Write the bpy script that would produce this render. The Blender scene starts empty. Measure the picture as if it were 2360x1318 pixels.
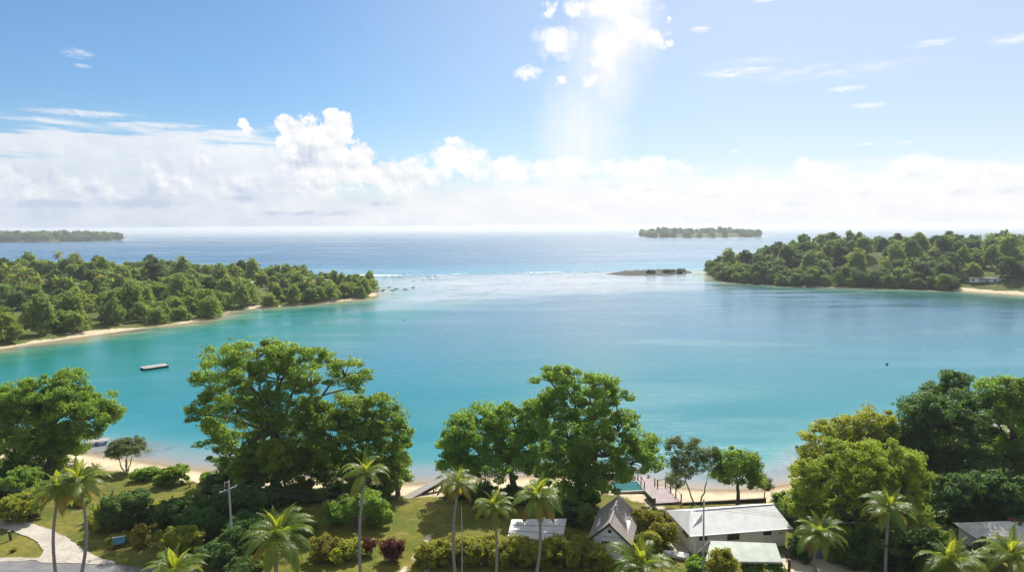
import bpy, math, random
import numpy as np
from mathutils import Vector, Matrix, Euler
S = bpy.context.scene
COL = S.collection
R = math.radians
# ------------------------------------------------------------------ camera
H, FPX, PITCH, ROLL = 45.0, 1572.0, R(5.05), R(-0.3)
cam_d = bpy.data.cameras.new('camera'); cam = bpy.data.objects.new('camera', cam_d); COL.objects.link(cam)
CAMROT = Matrix.Rotation(R(90) - PITCH, 3, 'X') @ Matrix.Rotation(ROLL, 3, 'Z')
cam.matrix_world = Matrix.Translation((0, 0, H)) @ CAMROT.to_4x4()
cam_d.sensor_width = 36.0; cam_d.lens = 36.0 * FPX / 2360.0
cam_d.clip_start = 0.5; cam_d.clip_end = 120000
S.camera = cam
S.render.engine = 'CYCLES'
S.view_settings.view_transform = 'Standard'; S.view_settings.look = 'None'
S.view_settings.exposure = 0.50; S.view_settings.gamma = 1.0
cy = S.cycles
cy.use_denoising = True
cy.max_bounces = 7; cy.diffuse_bounces = 4; cy.glossy_bounces = 2; cy.transmission_bounces = 5
cy.transparent_max_bounces = 6; cy.volume_bounces = 0
cy.sample_clamp_indirect = 4.0
cy.caustics_reflective = False; cy.caustics_refractive = False

def ray(px, py):
    v = CAMROT @ Vector(((px - 1180) / FPX, -(py - 659) / FPX, -1.0))
    return v
def G(px, py, z=1.4):                     # the point of height z seen at a pixel of the photograph
    d = ray(px, py); t = (z - H) / d.z
    return Vector((0, 0, H)) + d * t
def D(px, py, y):                         # the point at distance y seen at a pixel
    d = ray(px, py); t = y / d.y
    return Vector((0, 0, H)) + d * t
def azel(px, py):
    d = ray(px, py).normalized()
    return math.degrees(math.atan2(d.x, d.y)), math.degrees(math.asin(d.z))

# ------------------------------------------------------------------ node helpers
class NT:
    def __init__(s, nt): s.t = nt; nt.nodes.clear()
    def n(s, typ, ins=None, **props):
        nd = s.t.nodes.new('ShaderNode' + typ)
        for k, v in props.items(): setattr(nd, k, v)
        for k, v in (ins or {}).items():
            if isinstance(v, bpy.types.NodeSocket): s.t.links.new(v, nd.inputs[k])
            elif v is not None: nd.inputs[k].default_value = v
        return nd
    def m(s, op, a, b=0.0, c=None, clamp=False):
        nd = s.n('Math', {0: a, 1: b}, operation=op, use_clamp=clamp)
        if c is not None: s.n_in(nd, 2, c)
        return nd.outputs[0]
    def n_in(s, nd, k, v):
        if isinstance(v, bpy.types.NodeSocket): s.t.links.new(v, nd.inputs[k])
        else: nd.inputs[k].default_value = v
    def vm(s, op, a, b):
        return s.n('VectorMath', {0: a, 1: b}, operation=op)
    def mix(s, f, a, b):
        nd = s.n('Mix', data_type='RGBA')
        for k, v in ((0, f), (6, a), (7, b)):
            if not isinstance(v, bpy.types.NodeSocket) and k > 0 and len(v) == 3: v = (*v, 1)
            s.n_in(nd, k, v)
        return nd.outputs[2]
    def noise(s, vec, scale, detail=3, rough=.55, dist=0.0):
        return s.n('TexNoise', {'Vector': vec, 'Scale': scale, 'Detail': detail, 'Roughness': rough, 'Distortion': dist}).outputs[0]
    def ramp(s, f, lo, hi, a=0.0, b=1.0):
        return s.n('MapRange', {0: f, 1: lo, 2: hi, 3: a, 4: b}, interpolation_type='SMOOTHSTEP').outputs[0]

# ------------------------------------------------------------------ sun and sky
SUN_AZ, SUN_EL = R(14), R(47)
sunvec = Vector((math.sin(SUN_AZ) * math.cos(SUN_EL), math.cos(SUN_AZ) * math.cos(SUN_EL), math.sin(SUN_EL)))
sl = bpy.data.lights.new('sun', 'SUN'); sun = bpy.data.objects.new('sun', sl); COL.objects.link(sun)
sl.energy = 5.0; sl.angle = R(0.53); sl.color = (1.0, 0.95, 0.86)
sun.rotation_euler = sunvec.to_track_quat('Z', 'Y').to_euler(); sun.location = (0, 0, 300)

W = bpy.data.worlds.new('World'); S.world = W; W.use_nodes = True
w = NT(W.node_tree)
sky = w.n('TexSky', sky_type='NISHITA', sun_disc=False, sun_elevation=SUN_EL, sun_rotation=SUN_AZ, air_density=1.0, dust_density=0.6, ozone_density=1.6, altitude=0)
dirv = w.n('TexCoord').outputs['Generated']
sep = w.n('SeparateXYZ', {0: dirv})
u = w.m('MULTIPLY', w.m('ARCTAN2', sep.outputs[0], sep.outputs[1]), 57.2958)
v = w.m('MULTIPLY', w.m('ARCSINE', sep.outputs[2]), 57.2958)
uv = w.n('CombineXYZ', {0: u, 1: v, 2: 0.0}).outputs[0]
nz = w.n('TexNoise', {'Vector': uv, 'Scale': 0.75, 'Detail': 7, 'Roughness': 0.62})
nz2 = w.n('TexNoise', {'Vector': uv, 'Scale': 0.22, 'Detail': 2})
off = w.vm('SUBTRACT', nz.outputs['Color'], (0.5, 0.5, 0.5)).outputs[0]
off = w.vm('MULTIPLY', off, (3.0, 2.4, 0)).outputs[0]
uvp = w.vm('ADD', uv, off).outputs[0]
def blobs(lst, vec, soft):
    f = None
    for (px, py, rx, ry) in lst:
        a, e = azel(px, py); k = 36.4 / 1326
        d = w.vm('SUBTRACT', vec, (a, e, 0)).outputs[0]
        d = w.vm('MULTIPLY', d, (1 / (rx * k), 1 / (ry * k), 0)).outputs[0]
        L = w.vm('LENGTH', d, (0, 0, 0)).outputs['Value']
        g = w.n('MapRange', {0: L, 1: soft, 2: 0.0, 3: 0.0, 4: 1.0}).outputs[0]
        f = g if f is None else w.m('MAXIMUM', f, g)
    return f
vo = w.n('TexVoronoi', {'Vector': w.vm('ADD', uv, w.vm('MULTIPLY', off, (.25, .25, 0)).outputs[0]).outputs[0], 'Scale': .62, 'Detail': 3.0, 'Roughness': .55, }, feature='F1', voronoi_dimensions='2D').outputs[0]
vo2 = w.n('TexVoronoi', {'Vector': w.vm('ADD', w.vm('ADD', uv, w.vm('MULTIPLY', off, (.25, .25, 0)).outputs[0]).outputs[0], (.30, .42, 0)).outputs[0], 'Scale': .62, 'Detail': 3.0, 'Roughness': .55, }, feature='F1', voronoi_dimensions='2D').outputs[0]
TOWER = [(735, 325, 95, 70), (690, 335, 52, 78), (775, 290, 48, 48), (662, 290, 32, 36), (835, 365, 50, 42), (560, 283, 16, 16), (572, 300, 12, 12), (755, 385, 125, 52), (860, 400, 80, 40), (700, 330, 70, 60)]
PILES = [(720, 410, 120, 46), (390, 405, 62, 50), (455, 375, 40, 22), (1050, 365, 100, 54), (1045, 328, 30, 18), (940, 410, 130, 52), (1160, 390, 110, 40), (1300, 385, 110, 30), (1480, 385, 140, 28), (1870, 388, 56, 30), (2110, 385, 60, 34), (2240, 405, 100, 28), (60, 420, 90, 40), (230, 435, 90, 34), (560, 430, 90, 34)]
HIGH = [(1278, 100, 62, 42), (1420, 10, 112, 46), (1500, 85, 44, 32), (1400, 110, 56, 66), (1218, 172, 36, 22), (1268, 30, 22, 22), (1290, 185, 16, 12), (1365, 190, 30, 12), (1545, 95, 14, 8), (1547, 42, 10, 8), (1330, 20, 34, 26), (1450, 60, 60, 40)]
uvf = w.vm('ADD', uv, w.vm('MULTIPLY', off, (.32, .32, 0)).outputs[0]).outputs[0]
bump = w.m('MULTIPLY', w.m('SUBTRACT', .80, vo), .55)
def gate(f, k=1.0): return w.m('ADD', f, w.m('MULTIPLY', w.m('MULTIPLY', bump, k), w.ramp(f, 0.0, .22)))
cum = w.ramp(gate(blobs(TOWER, uvf, 1.35), .75), 0.16, 0.32)
cum = w.m('MAXIMUM', cum, w.m('MULTIPLY', w.ramp(gate(blobs(PILES, uvf, 1.4)), 0.10, 0.60), .96))
cum = w.m('MAXIMUM', cum, w.ramp(gate(blobs(HIGH, w.vm('ADD', uv, w.vm('MULTIPLY', off, (.95, .95, 0)).outputs[0]).outputs[0], 1.5), .6), 0.10, 0.80))
# low bank of cloud along the whole horizon, softer and flatter than the piles
bt = w.m('ADD', w.ramp(u, -9.0, 6.0, 2.7, 3.7), w.m('MULTIPLY', w.m('SUBTRACT', nz2.outputs[0], 0.5), 1.6))
nb_ = w.noise(w.vm('MULTIPLY', uv, (.22, .8, 1)).outputs[0], 1.0, 6, .6)
bank = w.ramp(w.m('SUBTRACT', w.m('ADD', v, w.m('MULTIPLY', w.m('SUBTRACT', nb_, 0.5), 3.4)), bt), 1.5, -1.1)
GREY = [(715, 350, 75, 34), (700, 375, 60, 20), (1500, 437, 62, 9), (1420, 430, 40, 10), (1350, 405, 20, 26), (2112, 400, 26, 16), (2000, 447, 30, 16), (2220, 440, 36, 14), (1650, 452, 36, 8), (2330, 440, 50, 14), (700, 492, 170, 9), (330, 470, 120, 16), (560, 460, 70, 16), (880, 470, 60, 10), (1830, 470, 50, 8), (350, 430, 22, 30), (120, 470, 120, 14)]
grey = w.ramp(blobs(GREY, w.vm('ADD', uv, w.vm('MULTIPLY', off, (.5, .22, 0)).outputs[0]).outputs[0], 1.2), 0.0, 1.0)
# layered stratus at the western side
uvs = w.vm('MULTIPLY', uv, (0.10, 0.85, 1)).outputs[0]
ns = w.noise(uvs, 1.0, 6, .6)
strat_m = w.m('MULTIPLY', w.ramp(u, -9.0, -20.0), w.ramp(v, 9.4, 5.4))
strat = w.ramp(w.m('ADD', ns, w.m('MULTIPLY', strat_m, 0.42)), 0.70, 0.86)
strat = w.m('MULTIPLY', strat, w.m('MULTIPLY', w.ramp(strat_m, 0.0, 0.1), 0.85))
# thin streaks of cirrus
CIR = [(2140, 101, 60, 11), (1680, 173, 60, 8), (1700, 165, 130, 14), (175, 124, 42, 13), (185, 152, 22, 6), (200, 262, 150, 12), (2330, 92, 60, 14), (1690, 348, 22, 6), (2000, 333, 24, 5), (2085, 328, 26, 5), (1615, 68, 32, 10), (1760, 2, 40, 6), (1950, 205, 60, 8), (2000, 243, 60, 8)]
off2 = w.vm('MULTIPLY', off, (0.5, 0.14, 0)).outputs[0]
ncir = w.noise(w.vm('MULTIPLY', w.vm('ADD', uv, w.vm('MULTIPLY', off, (1.5, .25, 0)).outputs[0]).outputs[0], (.45, 2.6, 1)).outputs[0], 1.0, 5, .65)
cir = w.m('MULTIPLY', w.ramp(blobs(CIR, w.vm('ADD', uv, off2).outputs[0], 1.2), 0.0, 0.9), w.ramp(ncir, .36, .62, .12, .95))
cir = w.m('MAXIMUM', cir, w.m('MULTIPLY', w.ramp(blobs([(1900, 165, 420, 34), (1750, 140, 200, 16)], uv, 1.0), 0.0, 1.0), w.ramp(ncir, .35, .7, .05, .5)))
# falling veil below the high cloud
VEIL = [(1390, 150, 150, 260), (1340, 300, 170, 240), (1430, 80, 150, 170)]
nv = w.noise(w.vm('MULTIPLY', uv, (1.1, 0.12, 1)).outputs[0], 1.0, 3)
veil = w.m('MULTIPLY', w.ramp(blobs(VEIL, w.vm('ADD', uv, w.vm('MULTIPLY', off, (.8, .2, 0)).outputs[0]).outputs[0], 1.0), -.12, .95), w.ramp(nv, 0.2, 0.8, 0.6, 1.0))
# general milky air towards the sun side
milk = w.ramp(u, -24.0, 22.0, 0.0, 0.40)
milk2 = w.ramp(v, 10.0, 0.0, 0.0, 0.30)
def over(a, b): return w.m('SUBTRACT', w.m('ADD', a, b), w.m('MULTIPLY', a, b))
# relief of the billows
uvl = w.vm('ADD', uv, (0.45, 0.75, 0)).outputs[0]
rel = w.m('MULTIPLY', w.m('MULTIPLY', w.m('SUBTRACT', vo2, vo), w.ramp(u, -14.0, 8.0, .50, .25)), w.m('ADD', .22, w.m('MULTIPLY', cum, .78)))
sh_a = w.noise(w.vm('MULTIPLY', uv, (.20, .55, 1)).outputs[0], 1.0, 5, .55)
rel = w.m('ADD', rel, w.m('MULTIPLY', w.m('SUBTRACT', sh_a, .5), w.ramp(u, -14.0, 8.0, 1.0, .6)))
rel = w.m('SUBTRACT', rel, w.m('MULTIPLY', w.m('MULTIPLY', grey, w.ramp(u, -12.0, 6.0, .55, .30)), w.ramp(nz.outputs[0], .38, .58, .25, 1.0)))
tone = w.m('ADD', w.m('ADD', 0.71, rel), w.m('ADD', w.ramp(v, 0.0, 9.0, -0.22, 0.28), w.ramp(u, -36.0, 10.0, -0.27, 0.33)), clamp=True)
ccol = w.mix(tone, (0.58, 0.66, 0.80), (1.0, 0.995, 0.99))
mask = over(over(cum, bank), over(strat, w.m('MAXIMUM', cir, w.m('MULTIPLY', veil, 0.8))))
mask = over(mask, over(w.m('MULTIPLY', milk, 1.0), milk2))
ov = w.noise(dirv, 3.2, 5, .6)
fill_cloud = w.m('MULTIPLY', w.ramp(ov, .38, .60), w.ramp(v, 22.0, 34.0, 0.0, .85))  # unseen broken cloud overhead, added as white fill light for the tree shadows
mask = over(w.m('MULTIPLY', mask, w.ramp(v, 50.0, 20.0)), fill_cloud)
skc = w.n('Mix', {0: 1.0, 6: sky.outputs[0], 7: (.63, .885, 1.10, 1)}, data_type='RGBA', blend_type='MULTIPLY').outputs[2]
bg1 = w.n('Background', {0: skc, 1: 0.073})
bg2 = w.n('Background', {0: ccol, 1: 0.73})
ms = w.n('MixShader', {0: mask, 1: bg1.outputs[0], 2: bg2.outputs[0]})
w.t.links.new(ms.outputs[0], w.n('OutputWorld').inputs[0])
W.cycles.sampling_method = 'MANUAL'; W.cycles.sample_map_resolution = 512

# ------------------------------------------------------------------ mesh helpers
def tag(o, label=None, cat=None, group=None, kind=None):
    if label: o['label'] = label
    if cat: o['category'] = cat
    if group: o['group'] = group
    if kind: o['kind'] = kind
    return o
def empty(name, loc=(0, 0, 0), rz=0.0, label=None, cat=None, group=None):
    o = bpy.data.objects.new(name, None); COL.objects.link(o)
    o.location = loc; o.rotation_euler = (0, 0, rz)
    return tag(o, label, cat, group)
def link(name, me, parent=None):
    o = bpy.data.objects.new(name, me); COL.objects.link(o)
    if parent is not None: o.parent = parent
    return o
def qmesh(name, verts, quads, mat, smooth=False):
    verts = np.asarray(verts, dtype=np.float32).reshape(-1, 3); quads = np.asarray(quads, dtype=np.int32)
    k = quads.shape[1]
    me = bpy.data.meshes.new(name)
    me.vertices.add(len(verts)); me.vertices.foreach_set('co', verts.ravel())
    me.loops.add(quads.size); me.loops.foreach_set('vertex_index', quads.ravel())
    me.polygons.add(len(quads)); me.polygons.foreach_set('loop_start', np.arange(0, quads.size, k, dtype=np.int32))
    if smooth: me.polygons.foreach_set('use_smooth', np.ones(len(quads), dtype=bool))
    me.update(calc_edges=True)
    if mat: me.materials.append(mat)
    return me
def attr(me, name, vals, typ='FLOAT'):
    a = me.attributes.new(name, typ, 'POINT')
    vals = np.asarray(vals, dtype=np.float32)
    a.data.foreach_set('value' if typ == 'FLOAT' else 'color', vals.ravel())
class MB:
    """collects boxes, prisms and tubes into one mesh"""
    def __init__(s): s.v = []; s.f = []
    def add(s, vs, fs):
        b = len(s.v); s.v += [tuple(p) for p in vs]; s.f += [tuple(b + i for i in f) for f in fs]; return s
    def box(s, c, size, rz=0.0, rx=0.0, ry=0.0):
        M = Matrix.Translation(c) @ Euler((rx, ry, rz)).to_matrix().to_4x4()
        h = [x / 2 for x in size]
        vs = [M @ Vector((sx * h[0], sy * h[1], sz * h[2])) for sx in (-1, 1) for sy in (-1, 1) for sz in (-1, 1)]
        return s.add(vs, [(0, 1, 3, 2), (4, 6, 7, 5), (0, 4, 5, 1), (2, 3, 7, 6), (0, 2, 6, 4), (1, 5, 7, 3)])
    def slab(s, poly, t):
        """a sheet through the points of poly with thickness t below it"""
        n = len(poly); P = [Vector(p) for p in poly]
        nn = (P[1] - P[0]).cross(P[2] - P[0]).normalized()
        if nn.z < 0: P.reverse(); nn = -nn
        return s.add(P + [p - nn * t for p in P], [tuple(range(n)), tuple(range(2 * n - 1, n - 1, -1))] + [(i, i + n, (i + 1) % n + n, (i + 1) % n) for i in range(n)])
    def bar(s, a, b, wd, ht=None):
        a, b = Vector(a), Vector(b); ht = ht or wd; d = b - a
        q = d.to_track_quat('Z', 'Y').to_matrix()
        X, Y = q.col[0] * wd / 2, q.col[1] * ht / 2
        vs = [a - X - Y, a + X - Y, a + X + Y, a - X + Y, b - X - Y, b + X - Y, b + X + Y, b - X + Y]
        return s.add(vs, [(3, 2, 1, 0), (4, 5, 6, 7)] + [(i, (i + 1) % 4, (i + 1) % 4 + 4, i + 4) for i in range(4)])
    def tube(s, pts, rad, n=8, cap=True):
        V, F = tube(pts, rad, n); s.add(V.tolist(), F.tolist())
        if cap: s.f.append(tuple(len(s.v) - n + i for i in range(n)))
        return s
    def lathe(s, prof, c, n=12):
        c = Vector(c); vs = []; fs = []
        for r, z in prof: vs += [c + Vector((r * math.cos(6.2832 * k / n), r * math.sin(6.2832 * k / n), z)) for k in range(n)]
        for i in range(len(prof) - 1): fs += [(i * n + k, i * n + (k + 1) % n, (i + 1) * n + (k + 1) % n, (i + 1) * n + k) for k in range(n)]
        return s.add(vs, fs)
    def build(s, name, mat, parent=None, bevel=0.0, smooth=False):
        me = bpy.data.meshes.new(name); me.from_pydata(s.v, [], s.f); me.update()
        me.materials.append(mat)
        if smooth: me.polygons.foreach_set('use_smooth', [True] * len(me.polygons))
        o = link(name, me, parent)
        if bevel:
            b = o.modifiers.new('bevel', 'BEVEL'); b.width = bevel; b.segments = 1
        return o
def tube(pts, rad, n=6):
    pts = np.asarray(pts, float); m = len(pts); rad = np.asarray(rad, float) * np.ones(m)
    T = np.gradient(pts, axis=0); T /= np.linalg.norm(T, axis=1)[:, None] + 1e-9
    ref = np.array([0.31, 0.17, 0.93]) if abs(T[:, 2]).mean() < .8 else np.array([1.0, 0.1, 0.05])
    X = np.cross(T, ref); X /= np.linalg.norm(X, axis=1)[:, None] + 1e-9
    Y = np.cross(T, X)
    a = np.arange(n) * 2 * math.pi / n
    V = pts[:, None, :] + rad[:, None, None] * (np.cos(a)[None, :, None] * X[:, None, :] + np.sin(a)[None, :, None] * Y[:, None, :])
    i = np.arange(m - 1)[:, None] * n; k = np.arange(n)[None, :]; k2 = (k + 1) % n
    F = np.stack([i + k, i + k2, i + n + k2, i + n + k], -1).reshape(-1, 4)
    return V.reshape(-1, 3), F
def merge(parts):
    vs, fs, b = [], [], 0
    for v_, f_ in parts: vs.append(v_); fs.append(f_ + b); b += len(v_)
    return np.concatenate(vs), np.concatenate(fs)
def copy_tree(o, parent=None):
    c = o.copy(); COL.objects.link(c)
    if parent is not None: c.parent = parent
    for ch in o.children: copy_tree(ch, c)
    return c

# ------------------------------------------------------------------ materials
MATS = {}
def mat(name):
    m = bpy.data.materials.new(name); m.use_nodes = True; MATS[name] = m
    return m, NT(m.node_tree)
def out(t, sh, vol=None):
    o = t.n('OutputMaterial')
    if sh is not None: t.t.links.new(sh, o.inputs[0])
    if vol is not None: t.t.links.new(vol, o.inputs[1])
def simple(name, c, rough=.7, var=.25, scale=3.0, bump=0.0, spec=.3, stretch=(1, 1, 1), c2=None):
    m, t = mat(name)
    co = t.n('TexCoord').outputs['Object']
    co = t.vm('MULTIPLY', co, stretch).outputs[0]
    n = t.noise(co, scale, 5, .6)
    b = c2 or tuple(x * (1 - var) for x in c)
    col = t.mix(t.ramp(n, .3, .7), c, b)
    p = t.n('BsdfPrincipled', {'Base Color': col, 'Roughness': rough, 'Specular IOR Level': spec})
    if bump: t.t.links.new(t.n('Bump', {'Height': n, 'Strength': bump, 'Distance': .1}).outputs[0], p.inputs['Normal'])
    out(t, p.outputs[0]); return m
def leaf(name, c, c2, trans, tf=.38, rough=.5, spec=.35, nscale=.35):
    c, c2, trans = (tuple(x * 1.30 for x in q_) for q_ in (c, c2, trans)); tf = tf + .10
    m, t = mat(name)
    co = t.n('TexCoord').outputs['Object']
    oi = t.n('ObjectInfo').outputs['Random']; ge = t.n('NewGeometry').outputs['Random Per Island']
    nn = t.noise(co, nscale, 3)
    f = t.m('ADD', t.m('MULTIPLY', t.ramp(nn, .38, .62), .5), t.m('MULTIPLY', ge, .5))
    col = t.mix(f, c, c2)
    hs = t.n('HueSaturation', {'Hue': t.m('ADD', .475, t.m('MULTIPLY', oi, .045)), 'Saturation': 1.0, 'Value': t.m('ADD', t.m('MULTIPLY', t.m('FRACT', t.m('MULTIPLY', oi, 7.3)), .6), .72), 'Color': col}).outputs[0]
    tcol = t.mix(f, trans, tuple(x * .8 for x in trans))
    p = t.n('BsdfPrincipled', {'Base Color': hs, 'Roughness': rough, 'Specular IOR Level': spec})
    tr = t.n('BsdfTranslucent', {'Color': tcol})
    mx = t.n('MixShader', {0: tf, 1: p.outputs[0], 2: tr.outputs[0]})
    out(t, mx.outputs[0]); return m
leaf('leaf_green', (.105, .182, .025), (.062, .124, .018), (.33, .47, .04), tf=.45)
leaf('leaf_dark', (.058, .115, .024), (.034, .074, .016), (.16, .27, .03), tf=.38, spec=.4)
leaf('leaf_yellow', (.150, .195, .019), (.085, .135, .016), (.38, .45, .03), tf=.46)
leaf('leaf_pale', (.10, .13, .05), (.065, .095, .035), (.22, .28, .07))
leaf('leaf_rain', (.120, .180, .026), (.070, .125, .020), (.34, .46, .04), tf=.45)
leaf('leaf_far', (.105, .165, .034), (.062, .112, .024), (.28, .38, .05), nscale=.12)
leaf('leaf_far_dark', (.055, .104, .028), (.032, .068, .018), (.15, .23, .03), nscale=.12)
leaf('leaf_far_bright', (.145, .205, .034), (.090, .150, .028), (.36, .46, .05), nscale=.12)
leaf('leaf_croton', (.24, .20, .02), (.07, .11, .015), (.45, .40, .03), nscale=.9)
leaf('leaf_red', (.07, .022, .022), (.10, .035, .02), (.22, .06, .03), nscale=.9)
leaf('leaf_hedge', (.20, .22, .02), (.10, .14, .018), (.52, .52, .035), nscale=.5)
leaf('frond', (.105, .150, .020), (.070, .115, .018), (.34, .42, .035), tf=.42, rough=.42, spec=.4)
leaf('frond_young', (.125, .17, .018), (.09, .135, .016), (.40, .44, .03), tf=.45, rough=.35, spec=.5)
leaf('frond_old', (.20, .15, .03), (.13, .10, .025), (.40, .28, .04), tf=.4)
simple('bark', (.16, .13, .10), .9, .5, 2.0, .5, stretch=(3, 3, .6))
simple('bark_pale', (.36, .33, .28), .9, .4, 2.0, .4, stretch=(3, 3, .6))
simple('palm_bark', (.30, .27, .23), .9, .45, 2.5, .5, stretch=(.4, .4, 4))
simple('coconut', (.20, .15, .03), .6, .4)
simple('wall_cream', (.86, .79, .66), .85, .08, 1.2)
simple('wall_white', (.78, .78, .76), .85, .10, 1.0)
simple('dark_opening', (.02, .022, .025), .25, .3, spec=.6)
simple('timber_dark', (.085, .060, .048), .8, .4, 6, .2, stretch=(1, 1, .3))
simple('timber_grey', (.37, .355, .33), .85, .35, 4, .2, stretch=(.4, 3, 1))
simple('timber_pale', (.55, .48, .38), .85, .3, 4)
simple('pole_grey', (.42, .42, .41), .8, .3, 3, stretch=(3, 3, .3))
simple('concrete', (.50, .48, .44), .9, .25, 1.5, .15)
simple('rock', (.075, .068, .062), .9, .5, 1.5, .6)
simple('white_paint', (.80, .80, .80), .45, .06)
simple('fence_grey', (.16, .18, .21), .8, .3)
simple('wire', (.10, .10, .11), .5, .1)
simple('sign_blue', (.04, .16, .26), .45, .35, 2.0, c2=(.10, .30, .38))
simple('post_brown', (.16, .06, .035), .7, .3)
simple('float_dark', (.03, .05, .05), .7, .3)
def roofing(name, c, pitch, axis, rough=.45, c2=None, depth=.02):
    m, t = mat(name)
    co = t.n('TexCoord').outputs['Object']
    wv = t.n('TexWave', {'Vector': co, 'Scale': 6.2832 / pitch / 20 * 2 * 1.59, 'Distortion': 0.0}, wave_type='BANDS', bands_direction=axis)
    n = t.noise(co, .8, 5, .6)
    col = t.mix(t.ramp(n, .35, .7), c, c2 or tuple(x * .82 for x in c))
    stk = t.noise(t.vm('MULTIPLY', co, (2.6, .35, .35) if axis == 'X' else (.35, 2.6, .35)).outputs[0], 1.0, 5, .7)
    col = t.mix(t.ramp(stk, .54, .74, 0, .55), col, tuple(x * k_ for x, k_ in zip(c, (.52, .47, .42))))
    p = t.n('BsdfPrincipled', {'Base Color': col, 'Roughness': rough, 'Specular IOR Level': .4})
    t.t.links.new(t.n('Bump', {'Height': wv.outputs[0], 'Strength': .6, 'Distance': depth}).outputs[0], p.inputs['Normal'])
    out(t, p.outputs[0]); return m
roofing('roof_white', (.57, .565, .55), .25, 'X', c2=(.50, .495, .48))
roofing('roof_sage', (.36, .40, .33), .25, 'X', c2=(.27, .31, .26))
roofing('roof_shed', (.56, .55, .53), .9, 'Y', c2=(.44, .43, .41))
roofing('roof_weathered', (.58, .545, .50), .25, 'X', c2=(.42, .38, .34))
# natangura thatch: courses of leaf with streaks down the slope
m, t = mat('thatch')
co = t.n('TexCoord').outputs['Object']
n1 = t.noise(t.vm('MULTIPLY', co, (1.5, 12, 1.5)).outputs[0], 1.0, 4, .65)
n2 = t.noise(co, .7, 3)
zz = t.n('SeparateXYZ', {0: co}).outputs[2]
crs = t.m('FRACT', t.m('ADD', t.m('MULTIPLY', zz, 3.2), t.m('MULTIPLY', n2, .5)))
col = t.mix(n1, (.22, .185, .165), (.43, .38, .345))
col = t.mix(t.ramp(n2, .45, .75), col, (.34, .30, .285))
p = t.n('BsdfPrincipled', {'Base Color': col, 'Roughness': .95, 'Specular IOR Level': .1})
hh = t.m('ADD', n1, crs)
t.t.links.new(t.n('Bump', {'Height': hh, 'Strength': .9, 'Distance': .12}).outputs[0], p.inputs['Normal'])
out(t, p.outputs[0])
# timber decking
m, t = mat('decking')
co = t.n('TexCoord').outputs['Object']
br = t.n('TexBrick', {'Vector': co, 'Color1': (.20, .105, .105, 1), 'Color2': (.155, .08, .085, 1), 'Mortar': (.06, .045, .045, 1), 'Scale': 1.0, 'Mortar Size': .012, 'Brick Width': 3.2, 'Row Height': .15})
col = t.mix(t.ramp(t.noise(co, .5, 4), .45, .65, 0, .6), br.outputs[0], (.25, .19, .20))
p = t.n('BsdfPrincipled', {'Base Color': col, 'Roughness': .6}); out(t, p.outputs[0])

# land surface: grass, sand and bare patches picked by attributes of the mesh
def land(name, ga, gb):
  m, t = mat(name)
  co = t.n('TexCoord').outputs['Object']
  inl = t.n('Attribute', attribute_name='inland').outputs['Fac']
  trk = t.n('Attribute', attribute_name='track').outputs['Fac']
  wet = t.n('Attribute', attribute_name='shore').outputs['Fac']
  ng = t.noise(co, .12, 5, .65); nf = t.noise(co, 1.6, 6, .7); nm = t.noise(co, .45, 5, .65)
  gr = t.mix(t.ramp(ng, .38, .62), ga, gb)
  gr = t.mix(t.m('MULTIPLY', t.ramp(nf, .3, .75), .75), gr, (.055, .078, .018))
  gr = t.mix(t.ramp(nm, .56, .70, 0, .6), gr, (.24, .19, .085))
  sd = t.mix(t.ramp(nm, .4, .7), (.54, .455, .31), (.42, .345, .235))
  sd = t.mix(t.ramp(nf, .62, .72, 0, .55), sd, (.22, .15, .09))
  sd = t.mix(t.ramp(wet, 3.2, .4), sd, (.26, .20, .13))
  f = t.ramp(t.m('ADD', inl, t.m('MULTIPLY', t.m('SUBTRACT', nm, .5), 5.0)), -.6, .9)
  col = t.mix(f, sd, gr)
  col = t.mix(t.ramp(t.m('ADD', trk, t.m('MULTIPLY', t.m('SUBTRACT', nf, .5), .9)), .4, .8), col, (.50, .44, .33))
  p = t.n('BsdfPrincipled', {'Base Color': col, 'Roughness': .95, 'Specular IOR Level': .1})
  t.t.links.new(t.n('Bump', {'Height': nf, 'Strength': .8, 'Distance': .12}).outputs[0], p.inputs['Normal'])
  out(t, p.outputs[0])
land('land', (.115, .130, .020), (.225, .190, .038)); land('land_wooded', (.05, .075, .018), (.10, .11, .03)); land('land_peninsula', (.07, .10, .022), (.14, .145, .036))

m, t = mat('asphalt')
co = t.n('TexCoord').outputs['Object']
col = t.mix(t.ramp(t.noise(co, .3, 5), .4, .65), (.15, .145, .15), (.22, .21, .205))
col = t.mix(t.m('MULTIPLY', t.noise(co, 12, 3), .5), col, (.10, .10, .10))
p = t.n('BsdfPrincipled', {'Base Color': col, 'Roughness': .85}); out(t, p.outputs[0])
m, t = mat('driveway')
co = t.n('TexCoord').outputs['Object']
col = t.mix(t.ramp(t.noise(co, .35, 6, .65), .35, .7), (.46, .415, .355), (.34, .30, .25))
col = t.mix(t.ramp(t.noise(co, 2.2, 6, .7), .48, .70, 0, .75), col, (.24, .20, .155))
p = t.n('BsdfPrincipled', {'Base Color': col, 'Roughness': .9}); out(t, p.outputs[0])

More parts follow.
